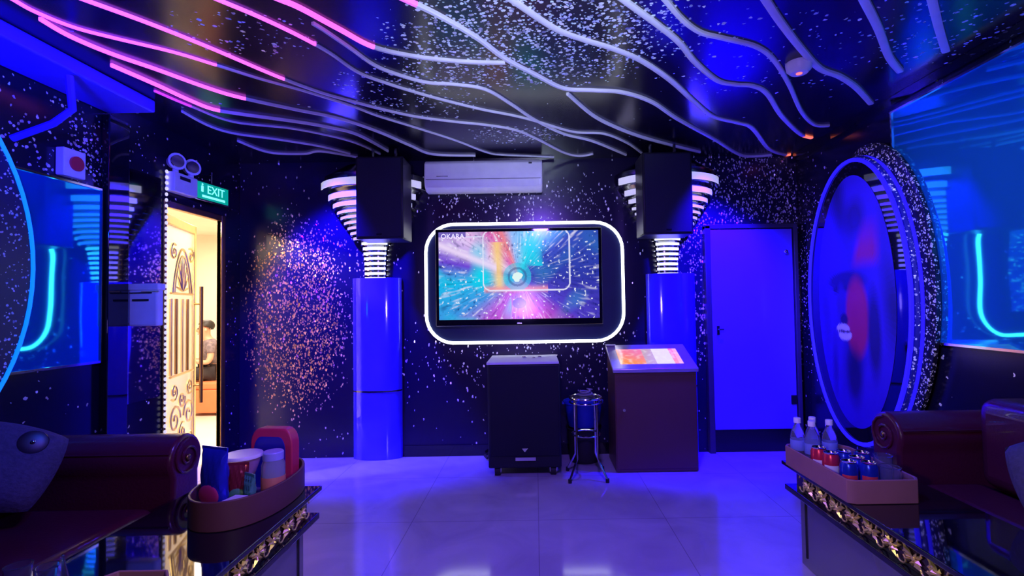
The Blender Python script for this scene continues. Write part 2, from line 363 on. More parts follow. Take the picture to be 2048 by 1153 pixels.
for k, (pp, cut, mk, lab) in enumerate(strips):
    if pp[0][1] < 8:                          # carry on past the top of the picture
        (x0, y0), (x1, y1) = pp[0], pp[1]; pp = [(x0-(x1-x0)*1.5, y0-(y1-y0)*1.5)] + pp
    zz = ZS - 0.002*(k % 5)
    W = [on_z(x, y, zz) for x, y in pp]
    W = [Vector((max(XL+0.06, min(XR-0.06, p.x)), min(YB-0.03, p.y), p.z)) for p in W]
    C_ = catmull(W, 8)
    wdt = WID[k] * (0.82 if WID[k] < 0.031 else 0.95)
    e = empty('ceiling_strip', C_[len(C_)//2])
    tag(e, lab, 'ceiling strip', 'wavy strips across the ceiling')
    h = ZC - zz
    if mk is None: segs = [(C_, 'strip', M['strip'])]
    elif cut == -1: segs = [(C_[:-6], 'strip', M['strip']), (C_[-7:], 'lit_tip', M['orangeled'])]
    else:
        full = catmull([Vector((x, y, 0)) for x, y in pp], 8)
        i = max(2, next((j for j, q in enumerate(full) if q.x > cut), len(full)-3))
        segs = [(C_[:i+1], 'lit_section', M[mk]), (C_[i:], 'strip', M['strip'])]
    for pts, nm, m in segs:
        o = ribbon([p - e.location for p in pts], wdt, h).build(nm, m, e)

# ------------------------------------------------------------------ columns and their tiered lamps
def column(x, label):
    mb = MB(); n = 16
    prof = [(x + 0.222*math.cos(a), YB - 0.005 - 0.10*math.sin(a)) for a in [PI*i/n for i in range(n+1)]]
    mb.prism(prof, 0, 1.62)
    e = empty('column', (x, YB, 0))
    o = mb.build('shaft', mat('blue_lacquer', (0.05,0.03,0.95), 0.10, coat=0.8), e); o.location = (-x, -YB, 0)
    b = MB().prism([(px*1.0, py-0.006) for px, py in prof], 0.60, 0.612).build('joint_band', M['smoke'], e); b.location = (-x, -YB, 0)
    tag(e, label, 'column', 'glossy columns on the back wall')
column(-1.44, 'glossy blue lit column on the back wall left of the television')
column(1.235, 'glossy blue lit column on the back wall between television and blue door')
def tier_lamp(x, label):
    e = empty('tiered_wall_lamp', (x, YB, 1.5))
    tag(e, label, 'wall lamp', 'tiered wall lamps behind the speakers')
    zb = [(1.60,0.085),(1.645,0.085),(1.69,0.086),(1.735,0.088),(1.78,0.092),(1.825,0.096),(1.87,0.102),(1.915,0.115),(1.96,0.155),(2.005,0.18),(2.05,0.205),(2.095,0.235),(2.14,0.265),(2.185,0.295),(2.24,0.33),(2.305,0.37),(2.40,0.43)]
    body = MB().lathe([(r*1.0, z-1.5) for z, r in zb] + [(0.46, 2.47-1.5), (0.46, 2.52-1.5), (0.30, 2.62-1.5)], 28, (0,0,0), 0.8, PI, 2*PI)
    body.build('lamp_body', M['smoke'], e)
    for i, (z, r) in enumerate(zb):
        h = 0.022 if i < 14 else 0.036 + 0.012*(i-14)
        rr = r + (0.055 if i > 7 else 0.035)
        # dark rim ring, then the glowing slat on it
        MB().lathe([(r-0.01, z-1.5-0.004), (rr, z-1.5-0.004), (rr, z-1.5+0.002), (r-0.01, z-1.5+0.002)], 28, (0,0,0), 0.8, PI, 2*PI).build('rim_ring', M['chrome'], e)
        a = 0.60 if i < 8 else 0.8
        lm = M['slat'] if i < 8 else M['slatdim']
        MB().lathe([(rr-0.012, z-1.5+0.004), (rr+0.004, z-1.5+0.004), (rr+0.004, z-1.5+0.004+h), (rr-0.012, z-1.5+0.004+h)], 20, (0,0,0), 0.8, 1.5*PI-a*PI/2.2, 1.5*PI+a*PI/2.2).build('light_slat', lm, e)
tier_lamp(-1.44, 'white tiered fan lamp on the left column behind the left hanging speaker')
tier_lamp(1.20, 'white tiered fan lamp on the right column behind the right hanging speaker')

# ------------------------------------------------------------------ hanging speakers
def speaker(x, y, w, label):
    e = empty('hanging_speaker', (x, y, 1.905)); h = 0.665
    MB().box(-w/2, w/2, 0, 0.28, 0, h).build('cabinet', M['black'], e, bevel=0.01)
    MB().box(-w/2+0.015, w/2-0.015, -0.012, 0.0, 0.015, h-0.015).build('front_grille', mat('speaker_cloth', (0.008,0.008,0.03), 0.75, noise=0.3, nscale=300), e, bevel=0.005)
    MB().box(-0.02, 0.02, -0.016, -0.010, 0.03, 0.042).build('badge', M['smoke'], e)
    for sx in (-1, 1): MB().tube([(sx*w/4,0.14,h),(sx*w/4,0.14,0.769)], 0.012).build('mounting_rod', M['smoke'], e)
    tag(e, label, 'speaker', 'black speakers hung from the ceiling')
speaker(-1.235, 3.98, 0.38, 'black box speaker hung from the ceiling in front of the left column')
speaker(1.075, 3.98, 0.40, 'black box speaker hung from the ceiling in front of the right column')

# ------------------------------------------------------------------ air conditioner
e = empty('air_conditioner', (-0.44, YB, 2.375))
prof = [(0,0.02),(0,0.27),(-0.17,0.27),(-0.205,0.24),(-0.21,0.09),(-0.19,0.03),(-0.14,0.0),(-0.05,0.0)]
mx = Matrix.Rotation(PI/2, 4, 'Y') @ Matrix.Rotation(PI/2, 4, 'Z')
def xprism(prof, x0, x1):   # prof in (y,z)
    mb = MB(); a = [mb.bm.verts.new((x0, y, z)) for y, z in prof]; b = [mb.bm.verts.new((x1, y, z)) for y, z in prof]; n = len(prof)
    mb.bm.faces.new(a[::-1]); mb.bm.faces.new(b)
    for i in range(n): mb.bm.faces.new((a[i], a[(i+1)%n], b[(i+1)%n], b[i]))
    return mb
xprism(prof, -0.52, 0.52).build('housing', M['white'], e, bevel=0.012, seg=3)
xprism([(-0.206,0.085),(-0.214,0.085),(-0.194,0.03),(-0.186,0.03)], -0.49, 0.49).build('air_flap', M['white'], e, bevel=0.002)
MB().box(-0.505, 0.505, -0.2125, -0.209, 0.094, 0.098).build('panel_seam', M['rubber'], e)
MB().box(0.40, 0.43, -0.213, -0.209, 0.225, 0.240).build('display_window', M['black'], e)
MB().box(-0.41, -0.31, -0.213, -0.209, 0.12, 0.125).build('badge', M['chrome'], e)
tag(e, 'white wall air conditioner high on the back wall above the television', 'air conditioner')

# ------------------------------------------------------------------ television wall
def rrect(cx, cz, hw, hh, r, n=8):
    out = []
    for (sx, sz, a0) in ((1,1,0),(-1,1,PI/2),(-1,-1,PI),(1,-1,1.5*PI)):
        for i in range(n+1):
            a = a0 + PI/2*i/n; out.append((cx+sx*(hw-r)+r*math.cos(a), cz+sz*(hh-r)+r*math.sin(a)))
    return out
NX, NZ, NW, NH = -0.093, 1.560, 0.905, 0.552
Ry = Matrix.Rotation(PI/2, 4, 'X')
def yprism(poly, y0, y1):      # poly in (x,z)
    mb = MB(); a = [mb.bm.verts.new((x, y0, z)) for x, z in poly]; b = [mb.bm.verts.new((x, y1, z)) for x, z in poly]; n = len(poly)
    mb.bm.faces.new(a); mb.bm.faces.new(b[::-1])
    for i in range(n): mb.bm.faces.new((a[i], b[i], b[(i+1)%n], a[(i+1)%n]))
    return mb
e = empty('neon_frame', (NX, YB, NZ))
yprism(rrect(0,0,NW-0.01,NH-0.01,0.24), -0.045, -0.002).build('backing_board', mat('navy_board', (0.012,0.02,0.07), 0.3), e, smooth=False)
MB().tube([(x, -0.055, z) for x, z in rrect(0,0,NW-0.015,NH-0.015,0.25)], 0.0135, 10, closed=True).build('neon_tube', M['neon'], e)
tag(e, 'rounded rectangular white neon frame with navy board around the television', 'neon frame')

def colour_sheet(name, w, h, nx, ny, fn, m, parent, loc, rot=None):
    vs, fs, cols = [], [], []
    for j in range(ny+1):
        for i in range(nx+1): vs.append((w*(i/nx-.5), 0, h*(.5-j/ny)))
    for j in range(ny):
        for i in range(nx):
            a = j*(nx+1)+i; fs.append((a, a+nx+1, a+nx+2, a+1)); cols.append(fn((i+.5)/nx, (j+.5)/ny))
    me = bpy.data.meshes.new(name); me.from_pydata(vs, [], fs)
    ca = me.color_attributes.new('Col', 'FLOAT_COLOR', 'CORNER')
    flat = []
    for c in cols: flat += [c[0], c[1], c[2], 1.0]*4
    ca.data.foreach_set('color', flat)
    me.materials.append(m)
    o = bpy.data.objects.new(name, me); COL.objects.link(o); o.parent = parent; o.location = loc
    if rot: o.rotation_euler = rot
    return o
from mathutils import noise as mn
def nz(x, y, s=0.0): return mn.noise(Vector((x, y, s)))
def mixc(a, b, t): t = max(0, min(1, t)); return tuple(a[i]*(1-t)+b[i]*t for i in range(3))
def sdrr(u, v, cu, cv, hu, hv, r):
    dx = abs(u-cu)-hu+r; dy = abs(v-cv)-hv+r
    return math.hypot(max(dx,0), max(dy,0)) + min(max(dx,dy),0) - r
def tv_px(u, v):
    X = u*1.82; Y = v; cx, cy = 0.50*1.82, 0.52
    dx, dy = X-cx, Y-cy; rad = math.hypot(dx, dy)+1e-4; ang = math.atan2(dy, dx)
    st = nz(math.cos(ang)*7, math.sin(ang)*7, 1) ; st2 = nz(math.cos(ang)*26, math.sin(ang)*26, rad*7)
    fine = nz(X*34, Y*34, 3)
    base = lin((50,60,190))
    keys = [(0.0,(45,55,170)),(0.6,(80,60,200)),(1.1,(220,70,190)),(1.57,(200,60,180)),(2.2,(190,90,220)),(2.6,(60,150,230)),(3.05,(20,190,240)),(3.35,(110,70,215)),(3.75,(230,200,250)),(4.1,(225,110,190)),(4.35,(240,130,140)),(4.55,(150,190,250)),(5.1,(40,225,245)),(5.6,(50,80,190)),(6.3,(45,55,170))]
    a = (ang + 2*PI) % (2*PI)
    for (a0,c0),(a1,c1) in zip(keys, keys[1:]):
        if a0 <= a <= a1: base = mixc(lin(c0), lin(c1), (a-a0)/(a1-a0)); break
    c = mixc(base, lin((240,235,255)), max(0, st2*1.3-0.3) * min(1, rad*3))
    c = mixc(c, lin((15,25,110)), max(0, -st2*1.0-0.2) + max(0, -fine*1.2-.3) if rad > .13 else 0)
    c = mixc(c, lin((0,215,240)), max(0, nz(X*3.2+4, Y*3.2, 9)*2.2-0.2) * (1 if u < .45 or (u < .65 and v < .4) else .15))
    if fine > 0.5 and rad > .2: c = mixc(c, (0.9,0.95,1), .8)
    # yellow-orange pillar and salmon floor
    g = math.exp(-((u-0.375-(v-.5)*.03)/0.035)**2) * (1 if .12 < v < .68 else 0); c = mixc(c, lin((255,215,120)), g*.85)
    g = math.exp(-((v-0.66)/0.035)**2) * (1 if .28 < u < .68 else 0); c = mixc(c, lin((245,150,150)), g*.8)
    # white wing, left
    d = abs((v-0.22) - (u-0.1)*0.75); g = math.exp(-(d/0.05)**2)*(1 if u < .36 else 0); c = mixc(c, lin((245,225,255)), g*.85)
    # eye-like disc
    q = math.hypot((u-0.49)*1.82, (v-0.52)); 
    if q < .16: c = mixc(c, lin((20,200,225)), .6)
    if .085 < q < .11: c = mixc(c, lin((40,60,120)), .55)
    if q < .055 + .02*nz(u*30, v*30, 4): c = lin((225,250,240))
    q = math.hypot((u-0.5)*1.82/1.3, (v-0.82))
    if q < .06: c = mixc(c, lin((50,40,130)), .8)
    # thin rounded rectangle outline
    s = abs(sdrr(X, Y, 0.548*1.82, 0.33, 0.27*1.82, 0.345, 0.09))
    if s < 0.008: c = mixc(c, lin((235,235,255)), .85)
    if u < 0.17 and v < .06: c = mixc(c, lin((60,50,170)), .8)
    if .17 <= u < .27 and .05 < v < .063: c = lin((225,220,255))
    return tuple(min(1.0, x) for x in c)
TX, TZ = -0.142, 1.615
e = empty('television', (TX, YB-0.05, TZ))
MB().box(-0.745, 0.745, -0.06, -0.001, -0.44, 0.43).build('casing', M['bgloss'], e, bevel=0.008)
colour_sheet('screen', 1.43, 0.785, 288, 158, tv_px, vcol_mat('television_picture', True, 0.95), e, (0,-0.0615,0.01))
MB().box(-0.02, 0.02, -0.063, -0.058, -0.425, -0.415).build('power_light', M['smoke'], e)
def text(name, body, size, m, parent, loc, rot=(PI/2,0,0), ext=0.0015, align='LEFT'):
    cu = bpy.data.curves.new(name, 'FONT'); cu.body = body; cu.size = size; cu.extrude = ext; cu.align_x = align; cu.resolution_u = 2
    o = bpy.data.objects.new(name+'_tmp', cu); COL.objects.link(o)
    dg = bpy.context.evaluated_depsgraph_get(); me = bpy.data.meshes.new_from_object(o.evaluated_get(dg))
    bpy.data.objects.remove(o); me.materials.clear(); me.materials.append(m); me.name = name
    q = bpy.data.objects.new(name, me); COL.objects.link(q); q.parent = parent; q.location = loc; q.rotation_euler = rot
    return q
m_txt = mat('screen_lettering', (1,1,1), 0.5, emit=(0.9,0.88,1.0), es=0.95, noise=0)
text('lettering', 'OKARA', 0.062, m_txt, e, (-0.695,-0.064,0.345))
tag(e, 'large television with a colourful swirling picture inside the neon frame', 'television')

# ------------------------------------------------------------------ subwoofer cabinet
e = empty('subwoofer', (-0.10, 4.0, 0))
MB().box(-0.29, 0.29, 0, 0.53, 0.065, 0.885).build('cabinet', mat('black_textured', (0.006,0.007,0.02), 0.5, bump=0.2, nscale=120), e, bevel=0.012)
MB().box(-0.275, 0.275, -0.012, 0, 0.16, 0.87).build('front_grille', mat('grille_cloth', (0.005,0.006,0.018), 0.8, noise=0.3, nscale=250), e, bevel=0.006)
MB().box(-0.295, 0.28, -0.015, 0.53, 0.886, 0.905).build('top_board', M['paper'], e, bevel=0.003)
MB().box(-0.075, 0.085, -0.018, -0.010, 0.128, 0.152).build('nameplate', mat('silver_plate', (0.6,0.58,0.65), 0.4, 0.3), e)
yprism([(-0.025,0.225),(0.025,0.225),(0,0.195)], -0.018, -0.012).build('logo_mark', M['smoke'], e, smooth=False)
for sx in (-0.22, 0.225):
    for sy in (0.045, 0.47):
        c = MB()
        c.tube([(sx-0.022, sy, 0.036), (sx+0.022, sy, 0.036)], 0.036, 16); c = c.build('caster', M['rubber'], e)
        MB().tube([(sx-0.026, sy, 0.036), (sx+0.026, sy, 0.036)], 0.018, 12).box(sx-0.03, sx-0.024, sy-0.02, sy+0.02, 0.03, 0.07).box(sx+0.024, sx+0.03, sy-0.02, sy+0.02, 0.03, 0.07).build('caster_fork', M['chrome'], c)
tag(e, 'tall black subwoofer cabinet on casters with a pale top under the television', 'speaker')

# small things lying on the subwoofer
for i, (x, y, s) in enumerate([(-0.10,4.25,0.02),(-0.02,4.22,0.015),(0.03,4.27,0.018)]):
    o = MB().sphere((x, y, 0.905+s*0.5), (s, s*0.8, s*0.5)).build('crumpled_wrapper', M['chrome'])
    tag(o, ['leftmost','middle','rightmost'][i] + ' of the three tiny crumpled wrappers on the black subwoofer top', 'wrapper', 'wrappers on the subwoofer')
o = MB().tube([(-0.47,4.50,0.02),(-0.44,4.42,0.022),(-0.41,4.40,0.05),(-0.40,4.46,0.06)], 0.012, 8).build('floor_cable', M['rubber'])
tag(o, 'short black cable on the floor left of the subwoofer', 'cable')

# ------------------------------------------------------------------ song kiosk
e = empty('song_kiosk', (0.0, 0.0, 0))
prof = [(4.05,0.005),(4.445,0.005),(4.445,0.955),(4.05,0.80)]
xprism(prof, 0.63, 1.29).build('cabinet', M['brown'], e, bevel=0.004)
ang = math.atan2(0.155, 0.395)
def slope(y): return 0.80 + (y-4.05)*0.155/0.395
xprism([(4.035,0.785+0.012),(4.455,0.955+0.004),(4.455,0.989),(4.035,0.83)], 0.615, 1.305).build('top_bezel', mat('silver_violet_frame', (0.55,0.5,0.6), 0.3, 0.5), e, bevel=0.006)
def kiosk_px(u, v):
    c = mixc(lin((255,120,150)), lin((255,150,60)), max(0, min(1, v*1.4-.2)))
    c = mixc(c, lin((235,130,190)), max(0, 1-abs(u-.3)*4)*(1-v)*.8)
    if .42 < u < .58: c = mixc(c, lin((185,175,190)), .8)
    if .58 < u < .86: c = mixc(c, lin((235,235,255)), .85)
    if u > .93 or u < .03: c = mixc(c, lin((255,190,170)), .7)
    return mixc(c, (1,1,1), max(0, nz(u*14, v*8, 2))*.5)
colour_sheet('touch_screen', 0.52, 0.27, 60, 34, kiosk_px, vcol_mat('kiosk_picture', True, 1.0), e, (0.95, 4.235, slope(4.235)+0.036), (-(PI/2-ang), 0, 0))
MB().box(0.638, 1.282, 4.044, 4.05, 0.03, 0.775).build('front_door', M['brown'], e, bevel=0.002)
MB().tube([(0.70,4.046,0.50),(0.70,4.034,0.50)], 0.012, 12).build('keyhole_lock', M['chrome'], e)
MB().box(0.615, 0.70, 4.40, 4.453, 0.989, 0.994).build('paper_slip', M['paper'], e)
for ch in e.children: pass
tag(e, 'brown song selection kiosk with a lit orange and pink slanted screen', 'kiosk')

# ------------------------------------------------------------------ stool, blue tub, bucket
e = empty('metal_stool', (0.385, 3.98, 0)); r0 = 0.115
for k, a in enumerate((R(225), R(315), R(45), R(135))):
    cx, cy = r0*math.cos(a), r0*math.sin(a)
    MB().tube([(cx,cy,0.62),(cx,cy,0.16),(cx*1.25,cy*1.25,0.11),(cx*1.75,cy*1.75,0.02)], 0.009, 8).build('leg', M['chrome'], e)
    MB().tube([(cx*1.75,cy*1.75,0.0),(cx*1.75,cy*1.75,0.03)], 0.014, 8).build('rubber_foot', M['rubber'], e)
circ = lambda r, z, n=24: [(r*math.cos(2*PI*i/n), r*math.sin(2*PI*i/n), z) for i in range(n)]
MB().tube(circ(0.125,0.62), 0.009, 8, closed=True).build('seat_ring', M['chrome'], e)
MB().tube(circ(0.125,0.585), 0.007, 8, closed=True).build('seat_ring', M['chrome'], e)
MB().tube(circ(0.11,0.335), 0.007, 8, closed=True).build('footrest_ring', M['chrome'], e)
MB().lathe([(0,0.612),(0.118,0.612),(0.118,0.622),(0,0.622)], 24).build('seat', M['smoke'], e)
tag(e, 'slim chrome round stool between the subwoofer and the kiosk', 'stool')
o = MB().tube([(0.385+0.07*math.cos(t)*(1-.02*i), 3.98+0.07*math.sin(t), 0.634+0.0016*i) for i, t in enumerate([k*0.5 for k in range(28)])] + [(0.44,3.99,0.68),(0.40,4.0,0.66)], 0.006, 6).build('coiled_cable', mat('grey_cable', (0.25,0.23,0.3), 0.4))
tag(o, 'grey cable coiled on the chrome stool', 'cable')
o = MB().lathe([(0,0),(0.12,0),(0.125,0.01),(0.145,0.29),(0.155,0.30),(0.155,0.285),(0.138,0.285),(0.118,0.02),(0,0.02)], 28, (0.405,4.39,0)).build('black_bucket', M['rubber'])
tag(o, 'black bucket on the floor behind the chrome stool', 'bucket')
e = empty('blue_tub', (0.405, 4.39, 0.302))
MB().lathe([(0,0),(0.13,0),(0.135,0.01),(0.165,0.21),(0.175,0.215),(0.175,0.20),(0.158,0.20),(0.128,0.015),(0,0.015)], 28).build('tub', M['bluepl'], e)
MB().box(-0.185,-0.165,-0.03,0.03,0.19,0.205).build('handle', M['bluepl'], e)
tag(e, 'blue plastic tub stacked on the black bucket behind the stool', 'tub')

# ------------------------------------------------------------------ blue toilet door, back wall right
e = empty('door_2', (1.97, YB, 0)); e['kind'] = 'structure'
MB().box(-0.375, 0.365, -0.055, -0.02, 0.21, 2.01).build('door_panel', M['door'], e, bevel=0.004)
MB().box(-0.425, -0.375, -0.06, -0.001, 0, 2.05).box(0.375, 0.41, -0.07, -0.001, 0, 2.05).box(-0.425, 0.41, -0.06, -0.001, 2.02, 2.06).build('door_frame', mat('dark_door_frame', (0.05,0.04,0.08), 0.3), e, bevel=0.004)
MB().box(-0.375, 0.365, -0.018, -0.001, 0.0, 2.02).build('dark_backing', M['black'], e)
MB().sphere((0.29,-0.085,1.80), 0.020).tube([(0.29,-0.055,1.80),(0.29,-0.09,1.80)], 0.008).build('coat_hook', M['chrome'], e)
MB().box(0.31, 0.36, -0.068, -0.055, 0.43, 0.51).build('hinge', M['black'], e, bevel=0.003)
MB().box(-0.34, -0.315, -0.066, -0.055, 1.06, 1.14).tube([(-0.328,-0.066,1.11),(-0.328,-0.1,1.11),(-0.29,-0.1,1.11)], 0.008).build('door_handle', M['smoke'], e)
tag(e, 'plain blue lit toilet door at the right end of the back wall')

# ------------------------------------------------------------------ left glass door with gold ornament, ajar outward
LW = 0.74; LH = 2.08
e = empty('door_1', (XL-0.055, DY0+0.015, 0.01), R(18)); e['kind'] = 'structure'
# local: leaf runs along +y, x is thickness
def lbox(mb, y0, y1, z0, z1, t=0.02): return mb.box(-t, t, y0, y1, z0, z1)
fr = MB(); lbox(fr,0,0.045,0,LH); lbox(fr,LW-0.045,LW,0,LH); lbox(fr,0,LW,0,0.09); lbox(fr,0,LW,LH-0.07,LH)
fr.build('leaf_frame', M['gold'], e, bevel=0.005)
lbox(MB(),0.045,LW-0.045,0.09,LH-0.07,0.005).build('glass_pane', M['frost'], e, smooth=False)
orn = MB(); c0 = LW/2
arch = [(0.03, c0+0.21*math.cos(a)*(1-0.25*math.sin(a)), 1.48+0.36*math.sin(a)) for a in [PI*i/20 for i in range(21)]]
orn.tube(arch, 0.010, 6); orn.tube([(0.03, c0+(y-c0)*0.8, 1.48+(z-1.48)*0.85) for _, y, z in arch], 0.007, 6)
for i in range(9):
    a = PI*(i+.5)/9
    orn.tube([(0.03, c0, 1.50), (0.03, c0+0.06*math.cos(a), 1.5+0.1*math.sin(a)), (0.03, c0+0.15*math.cos(a)*(1-0.2*math.sin(a)), 1.48+0.30*math.sin(a))], [0.006,0.012,0.004], 6)
orn.tube([(0.03,0.13,1.48),(0.03,LW-0.13,1.48)], 0.010, 6)
def spiral(y, z, r, d=1, t0=0): return [(0.03, y+d*r*(1-i/22)*math.cos(t0+i*0.5), z+r*(1-i/22)*math.sin(t0+i*0.5)) for i in range(20)]
for (y, z, r, d, t0) in [(0.22,0.50,0.12,1,0),(0.52,0.50,0.12,-1,0),(0.22,0.25,0.10,1,2),(0.52,0.25,0.10,-1,2),(0.37,0.38,0.08,1,1),(0.37,0.64,0.07,-1,3),(0.18,1.80,0.07,1,1),(0.56,1.80,0.07,-1,1),(0.2,0.72,0.07,1,4),(0.54,0.72,0.07,-1,4),(0.37,0.16,0.05,1,0)]:
    orn.tube(spiral(y, z, r, d, t0), 0.009, 6)
orn.build('gold_scrollwork', M['gold'], e)
for y, m_ in ((0.16,'gold'),(0.27,'brass'),(0.40,'gold'),(0.52,'brass')):
    MB().box(0.012,0.03,y-0.014,y+0.014,0.85,1.44).build('upright_bar', M[m_], e, bevel=0.004)
MB().tube([(0.03,0.12,0.84),(0.03,LW-0.12,0.84)], 0.010, 6).build('cross_rail', M['gold'], e)
for sx in (-1, 1):
    h = MB().tube([(sx*0.075,LW-0.06,0.55),(sx*0.075,LW-0.06,1.55)], 0.015, 12).build('door_handle', M['brass'], e)
    MB().tube([(sx*0.02,LW-0.06,0.70),(sx*0.075,LW-0.06,0.70)], 0.009).tube([(sx*0.02,LW-0.06,1.40),(sx*0.075,LW-0.06,1.40)], 0.009).build('handle_bracket', M['brass'], h)
tag(e, 'ornate gold and frosted glass door standing ajar on the left')

# glowing beads stand for reflections on the bevelled near jamb
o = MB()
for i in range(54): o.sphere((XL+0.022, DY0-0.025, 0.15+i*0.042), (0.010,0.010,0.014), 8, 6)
o = o.build('bevel_glints', mat('bevel_glint_glow', (1,1,1), 0.2, emit=(0.9,0.86,1.0), es=0.7, noise=0))
tag(o, 'vertical row of glowing white beads standing for glints on the left door jamb bevel', 'bevel glints')

# ------------------------------------------------------------------ corridor: bench and seated person
PX, PY = -4.30, 6.62
e = empty('orange_bench', (PX-0.05, PY+0.05, 0))
MB().box(-0.24,0.32,-0.28,0.24,0.04,0.33).build('base', M['orange'], e, bevel=0.01)
MB().box(-0.24,0.32,-0.28,0.24,0.332,0.43).build('seat', M['orange'], e, bevel=0.03, seg=3)
for bx_ in (-0.20, 0.24):
    for by_ in (-0.24, 0.16): MB().box(bx_,bx_+0.04,by_,by_+0.04,0,0.05).build('foot', M['rubber'], e)
tag(e, 'orange upholstered block bench in the bright corridor beyond the left door', 'bench')
def skin_obj(name, verts, edges, radii, m, parent, sub=1, root=0):
    me = bpy.data.meshes.new(name); me.from_pydata([Vector(v) for v in verts], edges, []); me.materials.append(m)
    o = bpy.data.objects.new(name, me); COL.objects.link(o); o.parent = parent
    sk = o.modifiers.new('skin', 'SKIN'); sk.use_smooth_shade = True
    for i, r in enumerate(radii):
        r = r if isinstance(r, tuple) else (r, r); me.skin_vertices[0].data[i].radius = r
        me.skin_vertices[0].data[i].use_root = (i == root)
    ss = o.modifiers.new('sub', 'SUBSURF'); ss.levels = sub; ss.render_levels = sub
    dg = bpy.context.evaluated_depsgraph_get(); dg.update()
    m2 = bpy.data.meshes.new_from_object(o.evaluated_get(dg)); o.modifiers.clear(); o.data = m2
    for p in m2.polygons: p.use_smooth = True
    return o
# local frame: sits facing -x (+ slightly to the camera)
person = empty('person', (PX, PY, 0.055), R(35)); person.scale = (0.88,)*3
V = []; E = []; RR = []
def av(p, r, par=None):
    V.append(p); RR.append(r)
    if par is not None: E.append((par, len(V)-1))
    return len(V)-1
pel = av((0.06,0,0.55), 0.125); ab = av((0.05,0,0.68), 0.115, pel); ch = av((0.01,0,0.86), (0.13,0.12), ab); sh = av((-0.01,0,0.98), (0.09,0.08), ch)
nk = av((-0.03,0,1.05), 0.05, sh); hd0 = av((-0.06,0,1.11), 0.066, nk); hd1 = av((-0.075,0,1.18), 0.092, hd0); hd2 = av((-0.05,0,1.26), 0.075, hd1)
nose = av((-0.185,0,1.165), 0.012, hd1)
for s_ in (-1, 1):
    a = av((0.0, s_*0.15, 0.97), 0.058, sh); b = av((0.0, s_*0.20, 0.78), 0.045, a); b2 = av((-0.04, s_*0.21, 0.70), 0.042, b)
    c = av((-0.22, s_*0.12, 0.73), 0.030, b2); pm = av((-0.29, s_*0.09, 0.75), (0.032,0.02), c)
    for k in range(4):
        f1 = av((-0.325-0.004*min(k,3-k), s_*0.09+(k-1.5)*0.018, 0.765), 0.0085, pm); av((-0.345, s_*0.075+(k-1.5)*0.017, 0.785-0.004*k), 0.0075, f1)
    t1 = av((-0.28, s_*0.05, 0.775), 0.010, pm); av((-0.305, s_*0.035, 0.79), 0.008, t1)
    h = av((0.0, s_*0.09, 0.53), 0.095, pel); k1 = av((-0.40, s_*0.12, 0.53), 0.062, h); k2 = av((-0.43, s_*0.12, 0.46), 0.056, k1)
    an = av((-0.40, s_*0.12, 0.04), 0.038, k2); he = av((-0.42, s_*0.12, -0.02), 0.036, an); av((-0.55, s_*0.125, -0.03), 0.030, he)
skin_obj('body', V, E, RR, M['skin'], person)
# shirt
V = []; E = []; RR = []
pel = av((0.06,0,0.58), 0.145); ab = av((0.05,0,0.70), 0.137, pel); ch = av((0.01,0,0.87), (0.152,0.14), ab); sh = av((-0.01,0,0.985), (0.10,0.09), ch); av((-0.02,0,1.03), 0.07, sh)
for s_ in (-1, 1):
    a = av((0.0, s_*0.155, 0.975), 0.075, sh); b = av((0.0, s_*0.205, 0.82), 0.064, a)
skin_obj('shirt', V, E, RR, M['shirt'], person)
V = []; E = []; RR = []
pel = av((0.06,0,0.55), 0.148)
for s_ in (-1, 1):
    h = av((0.0, s_*0.09, 0.535), 0.112, pel); k1 = av((-0.40, s_*0.12, 0.535), 0.078, h); k2 = av((-0.43, s_*0.12, 0.46), 0.072, k1); av((-0.40, s_*0.12, 0.14), 0.060, k2)
skin_obj('trousers', V, E, RR, M['trousers'], person)
hb = MB().sphere((-0.045,0,1.235), (0.108,0.10,0.092), 20, 14)
bmesh.ops.delete(hb.bm, geom=[v for v in hb.bm.verts if v.co.z < 1.20 - (v.co.x+0.045)*0.5], context='VERTS')
hb.build('hair', M['hair'], person)
MB().sphere((-0.152,0.035,1.195), 0.010, 8, 6).sphere((-0.152,-0.035,1.195), 0.010, 8, 6).build('eyes', M['hair'], person)
MB().sphere((-0.150,0,1.115), (0.010,0.022,0.006), 8, 6).build('mouth', M['red'], person)
MB().sphere((-0.06,0.095,1.175), (0.018,0.010,0.028), 8, 6).sphere((-0.06,-0.095,1.175), (0.018,0.010,0.028), 8, 6).build('ears', M['skin'], person)
tag(person, 'dark haired person in a patterned grey shirt seated on the orange bench in the corridor', 'person')
o = MB().box(-0.005,0.005,-0.035,0.035,-0.07,0.07).build('phone', M['black'], bevel=0.004); o.matrix_world = Matrix.Translation((PX,PY,0.055)) @ Matrix.Rotation(R(35),4,'Z') @ Matrix.Translation((-0.295,0,0.715)) @ Matrix.Rotation(R(30),4,'Y')
tag(o, 'black phone held by the seated person in the corridor', 'phone')

